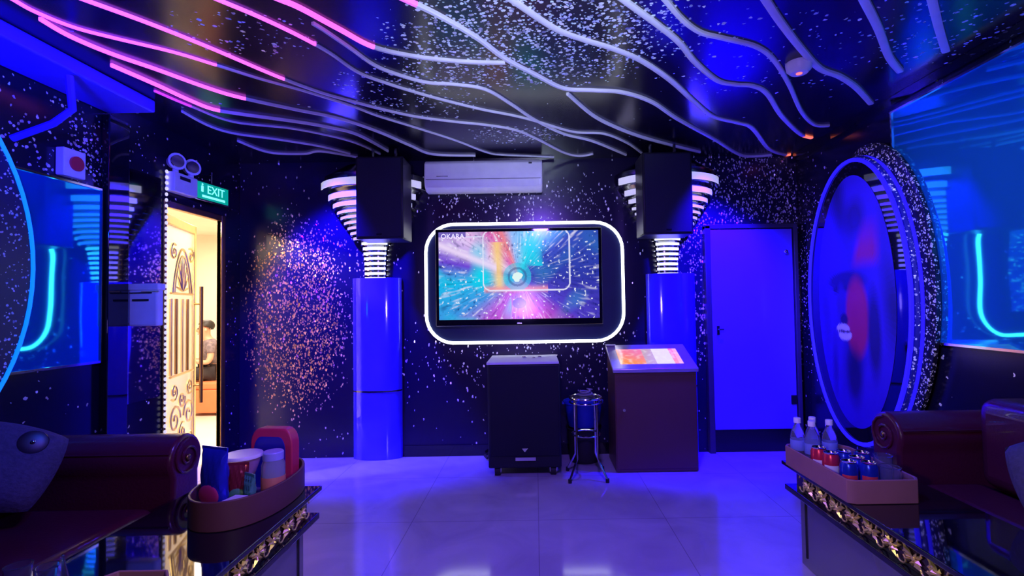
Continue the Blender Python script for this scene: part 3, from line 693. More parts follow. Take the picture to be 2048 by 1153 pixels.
# ------------------------------------------------------------------ mirrors on the side walls
def mirror_mat(name, tint, base, mix):
    m = bpy.data.materials.new(name); m.use_nodes = True; nt = m.node_tree; N = nt.nodes; L = nt.links; b = N['Principled BSDF']
    b.inputs['Base Color'].default_value = (*tint, 1); b.inputs['Metallic'].default_value = 1; b.inputs['Roughness'].default_value = 0.035
    tc = N.new('ShaderNodeTexCoord'); nzz = N.new('ShaderNodeTexNoise'); nzz.inputs['Scale'].default_value = 1.3; L.new(tc.outputs['Object'], nzz.inputs[0])
    bp = N.new('ShaderNodeBump'); bp.inputs['Strength'].default_value = 0.06; bp.inputs['Distance'].default_value = 0.05; L.new(nzz.outputs['Fac'], bp.inputs['Height']); L.new(bp.outputs[0], b.inputs['Normal'])
    d = N.new('ShaderNodeBsdfDiffuse'); d.inputs[0].default_value = (*base, 1)
    ms = N.new('ShaderNodeMixShader'); ms.inputs[0].default_value = mix
    L.new(b.outputs[0], ms.inputs[1]); L.new(d.outputs[0], ms.inputs[2]); L.new(ms.outputs[0], N['Material Output'].inputs[0]); return m
m_mir = mirror_mat('blue_tinted_mirror', (0.02,0.62,1.0), (0.02,0.25,0.8), 0.35)
def wall_mirror(name, x, y0, y1, z0, z1, m, label, sgn, frame=True):
    e = empty(name, (x, (y0+y1)/2, z0))
    hy = (y1-y0)/2; h = z1-z0
    MB().box(*(sorted((0.001*sgn, 0.02*sgn))), -hy, hy, 0, h).build('glass', m, e, smooth=False)
    if frame:
        a, b = sorted((0.001*sgn, 0.028*sgn))
        MB().box(a,b,-hy-0.012,hy+0.012,-0.014,0).box(a,b,-hy-0.012,hy+0.012,h,h+0.012).box(a,b,-hy-0.012,-hy,0,h).box(a,b,hy,hy+0.012,0,h).build('frame', M['chrome'], e, smooth=False)
    tag(e, label, 'mirror'); return e
wall_mirror('wall_mirror', XL, 0.9, 3.08, 1.06, 2.11, m_mir, 'blue tinted mirror on the left wall above the sofa', 1)
wall_mirror('wall_mirror', XR, -1.0, 3.30, 1.10, 2.60, m_mir, 'large blue tinted mirror on the right wall above the sofa', -1)
m_mir2 = mirror_mat('plain_dark_mirror', (0.55,0.6,0.7), (0.02,0.01,0.03), 0.25)
wall_mirror('door_side_mirror', XL, 3.275, 3.575, 0.75, 2.31, m_mir2, 'narrow dark mirror between the pilaster and the left door', 1, False)
o = MB().box(XL, XL+0.05, 3.10, 3.26, 0, 2.60).build('pilaster', M['bgloss'], bevel=0.006)
tag(o, 'narrow glossy black pilaster between the two left wall mirrors', 'pilaster')

# white dispenser on the left wall
e = empty('paper_dispenser', (XL, 3.28, 1.26))
MB().box(0.03,0.22,0,0.06,0,0.28).build('housing', M['white'], e, bevel=0.012, seg=3)
MB().box(0.026,0.228,-0.005,0.065,0.235,0.28).build('lid', M['white'], e, bevel=0.006)
MB().box(0.04,0.185,-0.006,0.002,0.215,0.222).box(0.06,0.165,-0.006,0.002,0.165,0.178).build('slot', M['rubber'], e)
MB().box(0.12,0.235,-0.008,0.004,0.226,0.231).build('metal_edge', M['gold'], e)
MB().box(0.0215,0.03,0.012,0.05,0.02,0.24).build('wall_bracket', M['white'], e)
tag(e, 'white box dispenser on the left wall beside the gold door', 'dispenser')

# emergency light with two heads
e = empty('emergency_light', (XL, 3.765, 2.235))
MB().box(0,0.07,-0.13,0.13,0,0.15).build('housing', M['white'], e, bevel=0.01)
MB().box(0.071,0.074,-0.07,0.04,0.10,0.125).build('indicator_panel', M['black'], e)
for yy in (-0.075, 0.09):
    hd = MB().tube([(0.02,yy,0.225),(0.075,yy-0.03,0.225)], [0.045,0.062], 20).tube([(0.04,yy,0.15),(0.04,yy,0.18)], 0.02, 10).build('lamp_head', M['white'], e)
    MB().tube([(0.072,yy-0.029,0.225),(0.082,yy-0.034,0.225)], [0.05,0.045], 20).build('lens', M['chrome'], hd)
tag(e, 'white emergency light with two lamp heads above the left door', 'emergency light')
# exit sign
e = empty('exit_sign', (XL+0.05, 4.09, 2.235), R(-6))
MB().box(-0.012,0.012,-0.185,0.185,0,0.16).build('sign_frame', M['chrome'], e, bevel=0.003)
MB().box(0.0125,0.016,-0.170,0.170,0.013,0.147).build('green_panel', mat('exit_green', (0,0.4,0.2), 0.4, emit=(0.0,0.33,0.16), es=0.9, noise=0), e)
m_ex = mat('exit_glow', (1,1,1), 0.4, emit=(0.2,1.0,0.6), es=1.1, noise=0)
text('lettering', 'EXIT', 0.095, m_ex, e, (0.017,-0.07,0.066), (PI/2,0,PI/2))
MB().box(0.016,0.018,-0.12,0.13,0.028,0.046).sphere((0.017,-0.118,0.128), (0.002,0.009,0.009), 10, 8).box(0.016,0.018,-0.130,-0.108,0.07,0.116).prism([(0,0)]*0 or [(0.0,0.0),(0.002,0.0),(0.002,0.001)], 0, 0.001).build('running_figure', m_ex, e, smooth=False)
MB().tube([(0,0,0.16),(0,0,0.25)], 0.006).tube([(0,0,0.25),(-0.08,0.06,0.25)], 0.006).build('hanger', M['chrome'], e)
tag(e, 'small green lit exit sign above the far side of the left door', 'exit sign')
# fire alarm
e = empty('fire_alarm', (XL, 2.87, 2.16))
MB().box(0,0.05,-0.07,0.07,-0.02,0.14).build('box', M['white'], e, bevel=0.006)
MB().tube([(0.05,0.005,0.06),(0.062,0.005,0.06)], 0.042, 20).build('red_button', M['red'], e)
tag(e, 'white fire alarm box with a red disc above the left mirror', 'fire alarm')
# bent conduit
o = MB().tube([(XL+0.30,2.56,2.59),(XL+0.30,2.58,2.42),(XL+0.22,2.56,2.34),(XL+0.05,2.52,2.25)], 0.018, 8).build('bent_conduit', M['cornice'])
tag(o, 'bent blue lit conduit dropping from the left cornice', 'conduit')
# detector
q = on_z(1598, 140, 2.66)
e = empty('smoke_detector', (q.x, q.y, ZC-0.06))
MB().lathe([(0,0),(0.045,0.0),(0.065,0.02),(0.07,0.06),(0,0.06)], 24).build('housing', M['white'], e)
MB().lathe([(0,-0.006),(0.015,-0.004),(0.018,0.002),(0,0.002)], 12).build('sensor', M['orangeled'], e)
tag(e, 'white smoke detector glowing orange on the ceiling beside the wide violet strip', 'smoke detector')

# ------------------------------------------------------------------ right wall round mural
CYm, CZm, AY, AZ = 3.57, 1.35, 0.56, 1.03
ell = lambda x, ky, kz, n=64, cy=CYm, cz=CZm: [(x, cy+AY*ky*math.cos(2*PI*i/n), cz+AZ*kz*math.sin(2*PI*i/n)) for i in range(n)]
def xdisc(x0, x1, ky, kz, cy=CYm, cz=CZm, n=64):
    mb = MB(); a = [mb.bm.verts.new(p) for p in ell(x0,ky,kz,n,cy,cz)]; b = [mb.bm.verts.new(p) for p in ell(x1,ky,kz,n,cy,cz)]
    mb.bm.faces.new(a); mb.bm.faces.new(b[::-1])
    for i in range(n): mb.bm.faces.new((a[i], b[i], b[(i+1)%n], a[(i+1)%n]))
    return mb
m_glit = flake_mat('silver_glitter_disc', (0.01,0.008,0.02), 0.3, 75, 0.7, [], silver=(0.95,0.93,1.0), gold=(1,0.85,0.7), spread=1.1, frough=0.5)
o = xdisc(XR-0.055, XR-0.029, 1.04, 1.03, 3.53, 1.40).build('glitter_disc', m_glit, smooth=False)
tag(o, 'dark disc covered in silver glitter on the right wall behind the mural ring', 'disc')
e = empty('round_mural', (0, 0, 0))
xdisc(XR-0.13, XR-0.056, 0.99, 0.985, CYm+0.03).build('black_surround', M['bgloss'], e)
def mural_px(u, v):    # u: near->far mirrored below, v: top->bottom
    x, y = u*2-1, v*2-1
    c = (0.035,0.010,0.40); DK = (0.003,0.002,0.014); RD = (0.45,0.012,0.025)
    def el(cx, cy, rx, ry, soft=.35): return max(0, min(1, (1-math.hypot((x-cx)/rx, (y-cy)/ry))/soft))
    c = mixc(c, (0.006,0.004,0.05), max(0, nz(x*1.6+3, y*1.3, 5)*1.9))
    c = mixc(c, DK, el(-.02,.02,.62,.62,.9)*.45)                 # overall face shade
    c = mixc(c, DK, el(.10,-.66,.34,.20,.6)*.7)                  # parting of the hair
    t = max(0, min(1, (y+.66)*4))*max(0, min(1, (-.24-y)*9))*max(0, min(1, (x+.10-(-.24-y)*.8)*6))*max(0, min(1, (.72-x)*5)); c = mixc(c, RD, t*.8)   # red forehead wedge
    c = mixc(c, DK, el(-.20,-.16,.62,.10,.4)*.85)                # brow band
    c = mixc(c, DK, el(-.42,-.09,.16,.035,.4)*.9); c = mixc(c, DK, el(.10,-.08,.18,.04,.4)*.9)   # eyes
    c = mixc(c, (0.2,0.01,0.3), el(.12,-.03,.26,.08,.5)*.6)
    c = mixc(c, RD, el(.08,.13,.34,.36,.28)*.92)                 # red lit cheek and jaw
    c = mixc(c, (0.03,0.01,0.25), el(-.33,.02,.16,.20,.5)*.9)     # nose ridge
    c = mixc(c, DK, el(-.26,.15,.13,.06,.4)*.9)                  # nostril shade
    c = mixc(c, DK, el(.50,.25,.20,.42,.5)*.8)                   # behind the jaw
    c = mixc(c, (0.62,0.50,0.72), el(-.30,.225,.20,.045,.2)); c = mixc(c, (0.62,0.50,0.72), el(-.25,.275,.20,.05,.2))
    c = mixc(c, (0.06,0.01,0.06), el(-.27,.248,.22,.013,.3))
    c = mixc(c, DK, el(-.02,.60,.26,.30,.6)*.8)                  # neck shade
    c = mixc(c, DK, el(-.55,.55,.12,.35,.8)*.5)
    return c
vs, fs, cols = [(XR-0.132, CYm+0.03, CZm)], [], []
nr, na = 60, 120
for j in range(1, nr+1):
    for i in range(na):
        a = 2*PI*i/na; vs.append((XR-0.132, CYm+0.03+0.43*j/nr*math.cos(a), CZm+AZ*0.88*j/nr*math.sin(a)))
def uvof(r, a): return (1-r*math.cos(a))/2, (1-r*math.sin(a))/2
for j in range(nr):
    for i in range(na):
        k = (i+1) % na
        if j == 0: fs.append((0, 1+i, 1+k))
        else: fs.append((1+(j-1)*na+i, 1+j*na+i, 1+j*na+k, 1+(j-1)*na+k))
        cols.append(mural_px(*uvof((j+.5)/nr, 2*PI*(i+.5)/na)))
me = bpy.data.meshes.new('painted_face'); me.from_pydata(vs, [], fs); ca = me.color_attributes.new('Col','FLOAT_COLOR','CORNER')
fl = []
for f, c in zip(fs, cols): fl += [*c, 1.0]*len(f)
ca.data.foreach_set('color', fl); me.materials.append(vcol_mat('mural_paint', False, rough=0.45))
o = bpy.data.objects.new('painted_face', me); COL.objects.link(o); o.parent = e
MB().tube(ell(XR-0.135, 1.0, 0.985, cy=CYm+0.03), 0.014, 8, closed=True).build('blue_light_ring', M['blueled'], e)
MB().tube(ell(XR-0.070, 1.0, 1.0, cy=CYm+0.03), 0.014, 8, closed=True).build('blue_light_ring', M['blueled'], e)
m_gl2 = flake_mat('glitter_band', (0.02,0.02,0.25), 0.3, 70, 0.5, [], spread=1.3, frough=0.45)
MB().tube(ell(XR-0.10, 1.0, 0.995, cy=CYm+0.03), 0.018, 6, closed=True).build('glitter_band', m_gl2, e)
tag(e, 'large oval blue lit mural of a painted face with glowing rim on the right wall', 'mural')

# left wall ring with glitter
e = empty('oval_light_ring', (XL+0.03, 1.84, 1.59))
mb = MB(); n = 64
pts = [(0.035, 0.78*math.cos(2*PI*i/n), 1.0*math.sin(2*PI*i/n)) for i in range(n)]
a = [mb.bm.verts.new((0.002, y, z)) for _, y, z in pts]; b = [mb.bm.verts.new(p) for p in pts]; mb.bm.faces.new(a); mb.bm.faces.new(b[::-1])
for i in range(n): mb.bm.faces.new((a[i], b[i], b[(i+1)%n], a[(i+1)%n]))
mb.build('glitter_disc', flake_mat('blue_glitter_disc', (0.01,0.008,0.06), 0.3, 75, 0.3, [], spread=1.2, frough=0.4), e, smooth=False)
MB().tube(pts, 0.010, 8, closed=True).build('blue_light_ring', M['cyanled'], e)
tag(e, 'oval glitter disc with a glowing blue rim at the left edge, over the left mirror', 'light ring')

# ------------------------------------------------------------------ sofas
def yprism2(poly, y0, y1): return yprism(poly, y0, y1)
def sofa(sgn, xf, xw, yarm0, yarm1, zseat, ztop, yend, label):
    """sgn +1: back on the left wall, facing +x. xf front x, xw wall x"""
    e = empty('leather_sofa', ((xf+xw)/2, yarm1, 0)); ox, oy = e.location.x, e.location.y
    def bx(x0, x1, y0, y1, z0, z1): x0, x1 = sorted((x0, x1)); return MB().box(x0-ox, x1-ox, y0-oy, y1-oy, z0, z1)
    bx(xw+sgn*0.01, xf-sgn*0.06, yend, yarm0+0.03, 0.05, zseat-0.14).build('base', M['leather'], e, bevel=0.02)
    L_ = (yarm0 - yend)/2
    for k in range(2):
        bx(xw+sgn*0.24, xf+sgn*0.0, yend+k*L_+0.004, yend+(k+1)*L_-0.004, zseat-0.15, zseat).build('seat_cushion', M['leather'], e, bevel=0.05, seg=4)
        bx(xw+sgn*(0.08 if sgn > 0 else 0.012), xw+sgn*0.26, yend+k*L_+0.004, yend+(k+1)*L_-0.004, zseat-0.02, ztop+0.10).build('back_cushion', M['leather'], e, bevel=0.07, seg=4)
    # rolled arm: body plus scroll along x
    ym = (yarm0+yarm1)/2; r = 0.115
    prof = [(yarm0+0.02,0.04),(yarm0+0.03,ztop-0.2)] + [(ym-0.0+r*math.cos(a), ztop-r+r*math.sin(a)) for a in [PI+0.5-PI*1.3*i/14 for i in range(15)]] + [(yarm1-0.03,ztop-0.2),(yarm1-0.02,0.04)]
    prof = [(y-oy, z) for y, z in prof]
    x0, x1 = sorted((xw+sgn*0.01-ox, xf+sgn*0.05-ox))
    arm = xprism(prof, x0, x1).build('arm', M['leather'], e, bevel=0.018, seg=3)
    xe = xf+sgn*0.05-ox
    sp = [(xe+sgn*0.006, ym-oy+(r-0.02)*(1-i/26)*math.cos(PI/2+sgn*i*0.5), ztop-r+(r-0.02)*(1-i/26)*math.sin(PI/2+sgn*i*0.5)) for i in range(24)]
    MB().tube(sp, 0.006, 6).build('scroll_piping', M['leather'], arm)
    MB().sphere((xe+sgn*0.008, ym-oy, ztop-r), (0.008,0.016,0.016), 12, 8).build('stud', M['brass'], arm)
    MB().tube([(x0+0.01 if sgn>0 else x0+0.01, yarm0-oy+0.012, ztop-r*0.62),(x1-0.01, yarm0-oy+0.012, ztop-r*0.62)], 0.005, 6).build('piping', M['leather'], arm)
    for (fx, fy) in ((xf-sgn*0.12, yarm1-0.08), (xw+sgn*0.10, yarm1-0.08), (xf-sgn*0.12, yend+0.08), (xw+sgn*0.10, yend+0.08)):
        bx(fx-0.025, fx+0.025, fy-0.025, fy+0.025, 0, 0.055).build('foot', M['rubber'], e)
    tag(e, label, 'sofa', 'maroon sofas along the side walls'); return e
sofa(1, -1.80, XL, 2.40, 2.64, 0.44, 0.745, 0.35, 'maroon leather sofa with rolled arm along the left wall under the mirror')
sofa(-1, 1.86, XR, 2.50, 2.76, 0.46, 0.775, 0.35, 'maroon leather sofa with rolled arm along the right wall under the mirror')

def pillow(name, loc, rot, size, label):
    e = empty(name, loc); e.rotation_euler = rot
    n = 14; mb = MB(); top, bot = {}, {}
    for i in range(n+1):
        for j in range(n+1):
            u, v = i/n*2-1, j/n*2-1
            t = 0.055*(max(0,(1-u**4)*(1-v**4)))**0.5; k = 1-0.12*(u*u*v*v)
            top[i,j] = mb.bm.verts.new((u*size/2*k, v*size/2*k, t)); bot[i,j] = mb.bm.verts.new((u*size/2*k, v*size/2*k, -t))
    for i in range(n):
        for j in range(n):
            mb.bm.faces.new((top[i,j],top[i+1,j],top[i+1,j+1],top[i,j+1])); mb.bm.faces.new((bot[i,j],bot[i,j+1],bot[i+1,j+1],bot[i+1,j]))
    bmesh.ops.remove_doubles(mb.bm, verts=mb.bm.verts[:], dist=0.0005)
    mb.build('cover', M['cushion'], e)
    for (x, y) in ((0.05,0.10),(-0.07,-0.02)):
        d = MB().lathe([(0,0.058),(0.03,0.060),(0.05,0.055),(0.055,0.044)], 24, (x,y,0)).build('dark_medallion', mat('plum_medallion', (0.02,0.006,0.02), 0.35), e)
        MB().sphere((x,y,0.064), (0.009,0.009,0.007), 10, 8).build('crystal_button', M['chrome'], d)
    tag(e, label, 'cushion', 'grey cushions with dark medallions')
pillow('throw_cushion', (-2.29, 2.16, 0.71), (R(62), R(24), R(38)), 0.36, 'grey patterned cushion with two dark buttoned medallions on the left sofa')
pillow('throw_cushion', (2.03, 1.93, 0.66), (R(62), R(-20), R(-48)), 0.34, 'grey patterned cushion on the right sofa at the picture edge')

# ------------------------------------------------------------------ coffee tables
def table(sgn, xi, xo, yf, yn, label):
    """xi aisle edge, xo sofa edge"""
    e = empty('coffee_table', ((xi+xo)/2, yf, 0)); ox, oy = e.location.x, e.location.y
    def bx(x0, x1, y0, y1, z0, z1): x0, x1 = sorted((x0, x1)); return MB().box(x0-ox, x1-ox, y0-oy, y1-oy, z0, z1)
    s = 1 if xo > xi else -1
    bx(xi, xo, yn, yf, 0.478, 0.50).build('glass_top', M['bgloss'], e, bevel=0.004)
    bx(xi+s*0.03, xo-s*0.03, yn+0.03, yf-0.10, 0.385, 0.478).build('band_core', mat('dark_band', (0.03,0.012,0.02), 0.2), e)
    bx(xi-s*0.0, xo, yn, yf-0.03, 0.355, 0.384).build('lower_shelf', M['bgloss'], e, bevel=0.004)
    bx(xi+s*0.045, xo-s*0.045, yn+0.05, yf-0.10, 0.0, 0.354).build('body', M['greyp'], e, bevel=0.004)
    bx(xi+s*0.040, xi+s*0.046, yf-0.16, yf-0.15, 0.05, 0.33).build('panel_gap', M['rubber'], e)
    rnd = random.Random(5+int(s)); mb = MB(); xs = xi+s*0.026-ox
    y = yn+0.09
    while y < yf-0.14:
        cz = 0.431
        for k in range(8):
            a = 2*PI*k/8 + rnd.random()*.35; L = (0.062 if k % 2 else 0.040)+rnd.random()*0.012; w_ = 0.0085+rnd.random()*.003
            ca, sa = math.cos(a), math.sin(a)*0.62; dep = 0.010+rnd.random()*0.010
            def P_(t, off, d): return (xs-s*d, y+L*t*ca-off*sa-oy, max(0.388, min(0.476, cz+L*t*sa+off*ca)))
            vv = [mb.bm.verts.new(q) for q in (P_(.08,0,.001), P_(.5,-w_,.001), P_(1,0,.003), P_(.5,w_,.001), P_(.5,0,dep))]
            for t in ((0,1,4),(1,2,4),(2,3,4),(3,0,4)): mb.bm.faces.new([vv[i] for i in t])
        mb.sphere((xs-s*0.004, y-oy, cz), (0.006,0.009,0.009), 8, 6)
        for d_ in (-1, 1):
            mb.tube([(xs-s*0.004, y+0.058+0.022*math.cos(t*.7)-oy, cz+d_*(0.022+0.018*math.sin(t*.7))) for t in range(7)], 0.0035, 5)
        y += 0.115
    mb.build('gold_fretwork', M['gold'], e, smooth=False)
    for yy in (yn+0.12, yf-0.22):
        bx(xi+s*0.06, xo-s*0.06, yy-0.03, yy+0.03, -0.0, 0.004).build('plinth', M['rubber'], e)
    tag(e, label, 'coffee table', 'black glass coffee tables'); return e
table(-1, -1.05, -1.66, 2.46, 0.7, 'black glass coffee table with gold flower band on the left, holding the snack tray')
table(1, 1.32, 1.80, 2.74, 0.7, 'black glass coffee table with gold flower band on the right, holding the drinks tray')

# ------------------------------------------------------------------ trays
ZT = 0.501
def outline_tray(name, outer, h, m, label, t=0.012):
    cx = sum(p[0] for p in outer)/len(outer); cy = sum(p[1] for p in outer)/len(outer)
    inner = [(cx+(x-cx)*0.94, cy+(y-cy)*0.96) for x, y in outer]; n = len(outer)
    e = empty(name, (cx, cy, ZT)); mb = MB()
    V4 = [[mb.bm.verts.new((x-cx, y-cy, z)) for x, y in pl] for pl, z in ((outer,0),(outer,h),(inner,h),(inner,0.01))]
    for A, B in zip(V4, V4[1:]):
        for i in range(n): mb.bm.faces.new((A[i], A[(i+1)%n], B[(i+1)%n], B[i]))
    mb.bm.faces.new(V4[0][::-1]); mb.bm.faces.new(V4[3]); mb.build('tray_wall', m, e, bevel=0.003)
    mb = MB().prism([((x-cx)*.99,(y-cy)*.99) for x, y in inner], 0.0105, 0.014).build('tray_mat', mat('tray_lining', (0.25,0.2,0.35), 0.5), e, smooth=False)
    tag(e, label, 'tray', 'trays on the coffee tables'); return e
def superell(cx, cy, rx, ry, p=2.6, n=40):
    o = []
    for i in range(n):
        a = 2*PI*i/n; c, s = math.cos(a), math.sin(a)
        o.append((cx+rx*abs(c)**(2/p)*(1 if c>=0 else -1), cy+ry*abs(s)**(2/p)*(1 if s>=0 else -1)))
    return o
outline_tray('snack_tray', superell(-1.28, 2.26, 0.185, 0.30, 2.2), 0.115, M['traydark'], 'dark brown rounded tray of snacks on the left coffee table')
ch = 0.05
outline_tray('drinks_tray', [(1.31+0.0,2.13+ch*.4),(1.31+ch*.6,2.13),(1.60,2.13),(1.62,2.16),(1.62,2.62),(1.58,2.69),(1.33,2.69),(1.305,2.66)], 0.10, M['traymat'], 'pinkish brown cut corner tray of drinks on the right coffee table')
outline_tray('near_tray', [(-1.33,1.22),(-1.29,1.18),(-1.13,1.18),(-1.09,1.22),(-1.09,1.50),(-1.14,1.56),(-1.29,1.56),(-1.33,1.50)], 0.07, M['traymat'], 'pinkish tray on the left coffee table at the bottom picture edge')

ZI = ZT + 0.0145
GR = 'drinks on the right tray'
# ---- bottles
def bottle(loc, label):
    e = empty('water_bottle', loc)
    MB().lathe([(0,0),(0.028,0),(0.031,0.006),(0.031,0.05),(0.029,0.055),(0.031,0.06),(0.031,0.115),(0.027,0.14),(0.016,0.165),(0.0125,0.172),(0.0125,0.186),(0,0.186)], 24).build('bottle', M['water'], e)
    MB().lathe([(0.0315,0.065),(0.0318,0.066),(0.0318,0.108),(0.0315,0.109)], 24).build('bottle_label', mat('blue_label', (0.25,0.35,0.9), 0.4, alpha=0.75), e)
    MB().lathe([(0,0.202),(0.0145,0.202),(0.0155,0.199),(0.0155,0.180),(0.0125,0.180)], 20).build('cap', M['white'], e)
    e.scale = (1.12,1.12,1.18)
    tag(e, label, 'bottle', 'water bottles on the right tray'); return e
bottle((1.352,2.62,ZI), 'water bottle standing furthest left in the right tray')
bottle((1.385,2.545,ZI), 'water bottle second from the left, in front, in the right tray')
bottle((1.435,2.63,ZI), 'tallest looking water bottle at the back of the right tray')
bottle((1.485,2.565,ZI), 'rightmost water bottle, standing just behind the red cans')
def can(loc, m, m2, label, grp):
    e = empty('drink_can', loc)
    MB().lathe([(0,0.004),(0.022,0.002),(0.026,0),(0.033,0.010),(0.033,0.100),(0.0275,0.114)], 28).build('can_body', m, e)
    MB().lathe([(0.0275,0.114),(0.0285,0.118),(0.0265,0.118),(0.025,0.113),(0,0.113)], 28).build('lid', M['chrome'], e)
    MB().lathe([(0.0333,0.035),(0.0335,0.036),(0.0335,0.070),(0.0333,0.071)], 20, (0,0,0), 1.0, 3.4, 5.2).build('emblem', m2, e)
    e.scale = (1.1,1.1,1.15)
    tag(e, label, 'can', grp); return e
cr = mat('red_can', (0.75,0.03,0.10), 0.25, 0.4); cb = mat('blue_can', (0.02,0.05,0.65), 0.2, 0.5); cw = mat('white_print', (0.8,0.8,0.85), 0.4); cpp = mat('red_print', (0.7,0.05,0.08), 0.4)
can((1.365,2.45,ZI), cr, cw, 'red drink can next to the water bottles, left of the pair', 'red cans on the right tray')
can((1.372,2.365,ZI), cr, cw, 'red drink can touching the blue cans, right of the pair', 'red cans on the right tray')
for (x, y, l) in ((1.375,2.235,'blue drink can at the front left corner of the right tray'),(1.450,2.215,'blue drink can at the front, beside the glasses'),(1.448,2.292,'blue drink can in the middle of the right tray'),(1.445,2.385,'blue drink can behind, next to the red cans'),(1.515,2.36,'blue drink can at the back near the glasses')):
    can((x,y,ZI), cb, cpp, l, 'blue cans on the right tray')
def glass(loc, label, grp, r=0.036, h=0.10):
    e = empty('drinking_glass', loc)
    MB().lathe([(0,0),(r*0.8,0),(r*0.95,h*0.3),(r,h),(r-0.003,h),(r*0.95-0.003,h*0.3),(r*0.75,0.010),(0,0.010)], 28).build('tumbler', M['glass'], e)
    MB().lathe([(r+0.0003,h-0.002),(r+0.001,h),(r-0.003,h+0.001)], 28).build('rim', M['glass'], e)
    tag(e, label, 'glass', grp)
glass((1.532,2.20,ZI), 'clear glass tumbler at the front right corner of the right tray', 'glasses on the right tray', 0.042, 0.12)
glass((1.572,2.30,ZI), 'clear glass tumbler nearest the right sofa in the tray', 'glasses on the right tray', 0.038, 0.14)
glass((1.55,2.43,ZI), 'clear glass tumbler at the back of the right tray, behind the blue cans', 'glasses on the right tray', 0.030, 0.11)
glass((-1.60,1.56,ZT), 'clear glass at the far left bottom corner on the left table', 'glasses on the left table', 0.034, 0.09)
glass((-1.50,1.55,ZT), 'clear glass beside the pointed crystal bottle on the left table', 'glasses on the left table', 0.032, 0.09)
o = MB().lathe([(0,0),(0.026,0),(0.026,0.01),(0.004,0.115),(0.006,0.12),(0,0.128)], 6, (-1.455,1.55,ZT)).build('crystal_stopper', M['glass'], smooth=False)
tag(o, 'pointed faceted crystal stopper standing on the left table', 'stopper')

# ---- left tray contents
def bag(loc, rz, w, h, d, label, m, m2):
    e = empty('snack_bag', loc, rz); n = 12; mb = MB(); F_, B_ = {}, {}
    for i in range(n+1):
        for j in range(n+1):
            u, v = i/n*2-1, j/n; t = d/2*max(0,(1-u**4))**.5*max(0.02, math.sin(PI*min(1,max(0,v))))**.5 + 0.002
            wob = 0.006*math.sin(i*2.1+j*1.3)
            x = u*w/2*(1-0.10*math.sin(PI*v)); F_[i,j] = mb.bm.verts.new((x, -t+wob*.4, v*h)); B_[i,j] = mb.bm.verts.new((x, t+wob*.4, v*h))
    for i in range(n):
        for j in range(n):
            mb.bm.faces.new((F_[i,j],F_[i+1,j],F_[i+1,j+1],F_[i,j+1])); mb.bm.faces.new((B_[i,j],B_[i,j+1],B_[i+1,j+1],B_[i+1,j]))
    for j in range(n):
        mb.bm.faces.new((F_[0,j],F_[0,j+1],B_[0,j+1],B_[0,j])); mb.bm.faces.new((F_[n,j],B_[n,j],B_[n,j+1],F_[n,j+1]))
    for i in range(n):
        mb.bm.faces.new((F_[i,0],B_[i,0],B_[i+1,0],F_[i+1,0])); mb.bm.faces.new((F_[i,n],F_[i+1,n],B_[i+1,n],B_[i,n]))
    mb.build('foil_bag', m, e)
    MB().sphere((0.0,-d/2-0.001,h*0.27), (w*0.40,0.010,h*0.17), 20, 12).build('printed_patch', m2, e)
    MB().box(-w/2,w/2,-0.003,0.003,h-0.002,h+0.012).build('crimped_seal', m, e)
    tag(e, label, 'snack bag', 'snack bags in the left tray'); return e
bag((-1.355,2.12,ZI+0.012), R(-20), 0.145, 0.25, 0.055, 'shiny blue snack bag with a red print at the left of the snack tray', mat('blue_foil', (0.03,0.04,0.75), 0.22, 0.5), mat('magenta_print', (0.5,0.03,0.15), 0.4))
b2 = bag((-1.295,2.185,ZI+0.005), R(10), 0.085, 0.17, 0.03, 'small dark red and green snack bag behind the blue one', mat('red_foil', (0.30,0.03,0.05), 0.25, 0.4), mat('green_print', (0.08,0.3,0.15), 0.4))
e = empty('paper_bowl', (-1.335,2.29,ZI))
MB().lathe([(0,0),(0.045,0),(0.075,0.085),(0.078,0.085),(0.048,0.0)], 28).build('bowl', mat('violet_card', (0.5,0.25,0.5), 0.5), e)
MB().lathe([(0,0.098),(0.078,0.094),(0.082,0.088),(0.082,0.080),(0,0.080)], 28).build('lid', M['white'], e)
e.location.z += 0.10
MB().lathe([(0,-0.10),(0.040,-0.10),(0.045,0),(0,0)], 24).build('lower_cup', M['traymat'], e)
tag(e, 'round paper bowl with a pale lid in the snack tray', 'bowl')
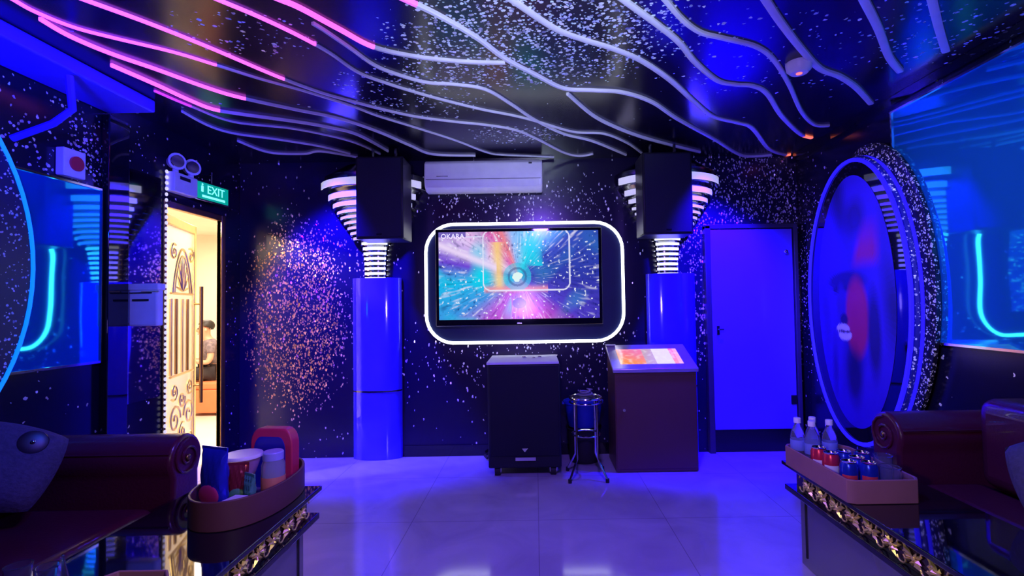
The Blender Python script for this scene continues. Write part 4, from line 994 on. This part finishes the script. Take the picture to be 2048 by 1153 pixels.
e = empty('snack_packet', (-1.262,2.43,ZI), R(-8)); e.scale = (1.08, 0.9, 1.5)
pp = [(-0.10,0)] + [(-0.10+0.045*(1-math.cos(a)), 0.135+0.05*math.sin(a)) for a in [PI/2*i/6 for i in range(7)]] + [(0.10-0.045*(1-math.cos(a)), 0.135+0.05*math.sin(a)) for a in [PI/2*(6-i)/6 for i in range(7)]] + [(0.10,0)]
yprism(pp, -0.035, 0.03).build('box', mat('red_card', (0.6,0.03,0.10), 0.35), e, bevel=0.006)
yprism([(x*0.74-0.006, z*0.86) for x, z in pp], -0.039, -0.0345).build('dark_window', mat('blue_window', (0.02,0.02,0.35), 0.2), e, smooth=False)
tag(e, 'upright red packet with rounded top and dark blue front, back of the tray', 'packet')
e = empty('snack_jar', (-1.17,2.235,ZI)); e.scale = (1.15,1.15,1.6)
MB().lathe([(0,0),(0.038,0),(0.042,0.01),(0.042,0.10),(0.034,0.115),(0.034,0.120),(0,0.120)], 28).build('jar', mat('jar_plastic', (0.7,0.75,0.95), 0.1, trans=0.7, noise=0), e)
MB().lathe([(0.0425,0.012),(0.0432,0.013),(0.0432,0.070),(0.0425,0.071)], 28).build('orange_label', mat('orange_label', (0.6,0.2,0.12), 0.5), e)
MB().lathe([(0,0.137),(0.034,0.137),(0.037,0.134),(0.037,0.115),(0,0.115)], 28).build('lid', mat('jar_lid', (0.35,0.35,0.8), 0.2), e)
tag(e, 'clear jar with an orange label and blue lid at the right of the snack tray', 'jar')
o = MB().prism([(-0.05,-0.035),(0.045,-0.045),(0.06,0.03),(-0.03,0.045)], 0, 0.05).build('folded_napkin', M['paper'], bevel=0.004); o.location = (-1.235,2.07,ZI+0.0); o.scale = (1,1,1.5)
tag(o, 'folded pale napkin stack at the front of the snack tray', 'napkin')
e = bag((-1.222,2.145,ZI), R(-30), 0.07, 0.14, 0.025, 'slim green and white packet between the red bag and the jar', mat('green_foil', (0.1,0.35,0.3), 0.3, 0.3), mat('white_patch', (0.7,0.75,0.8), 0.4))
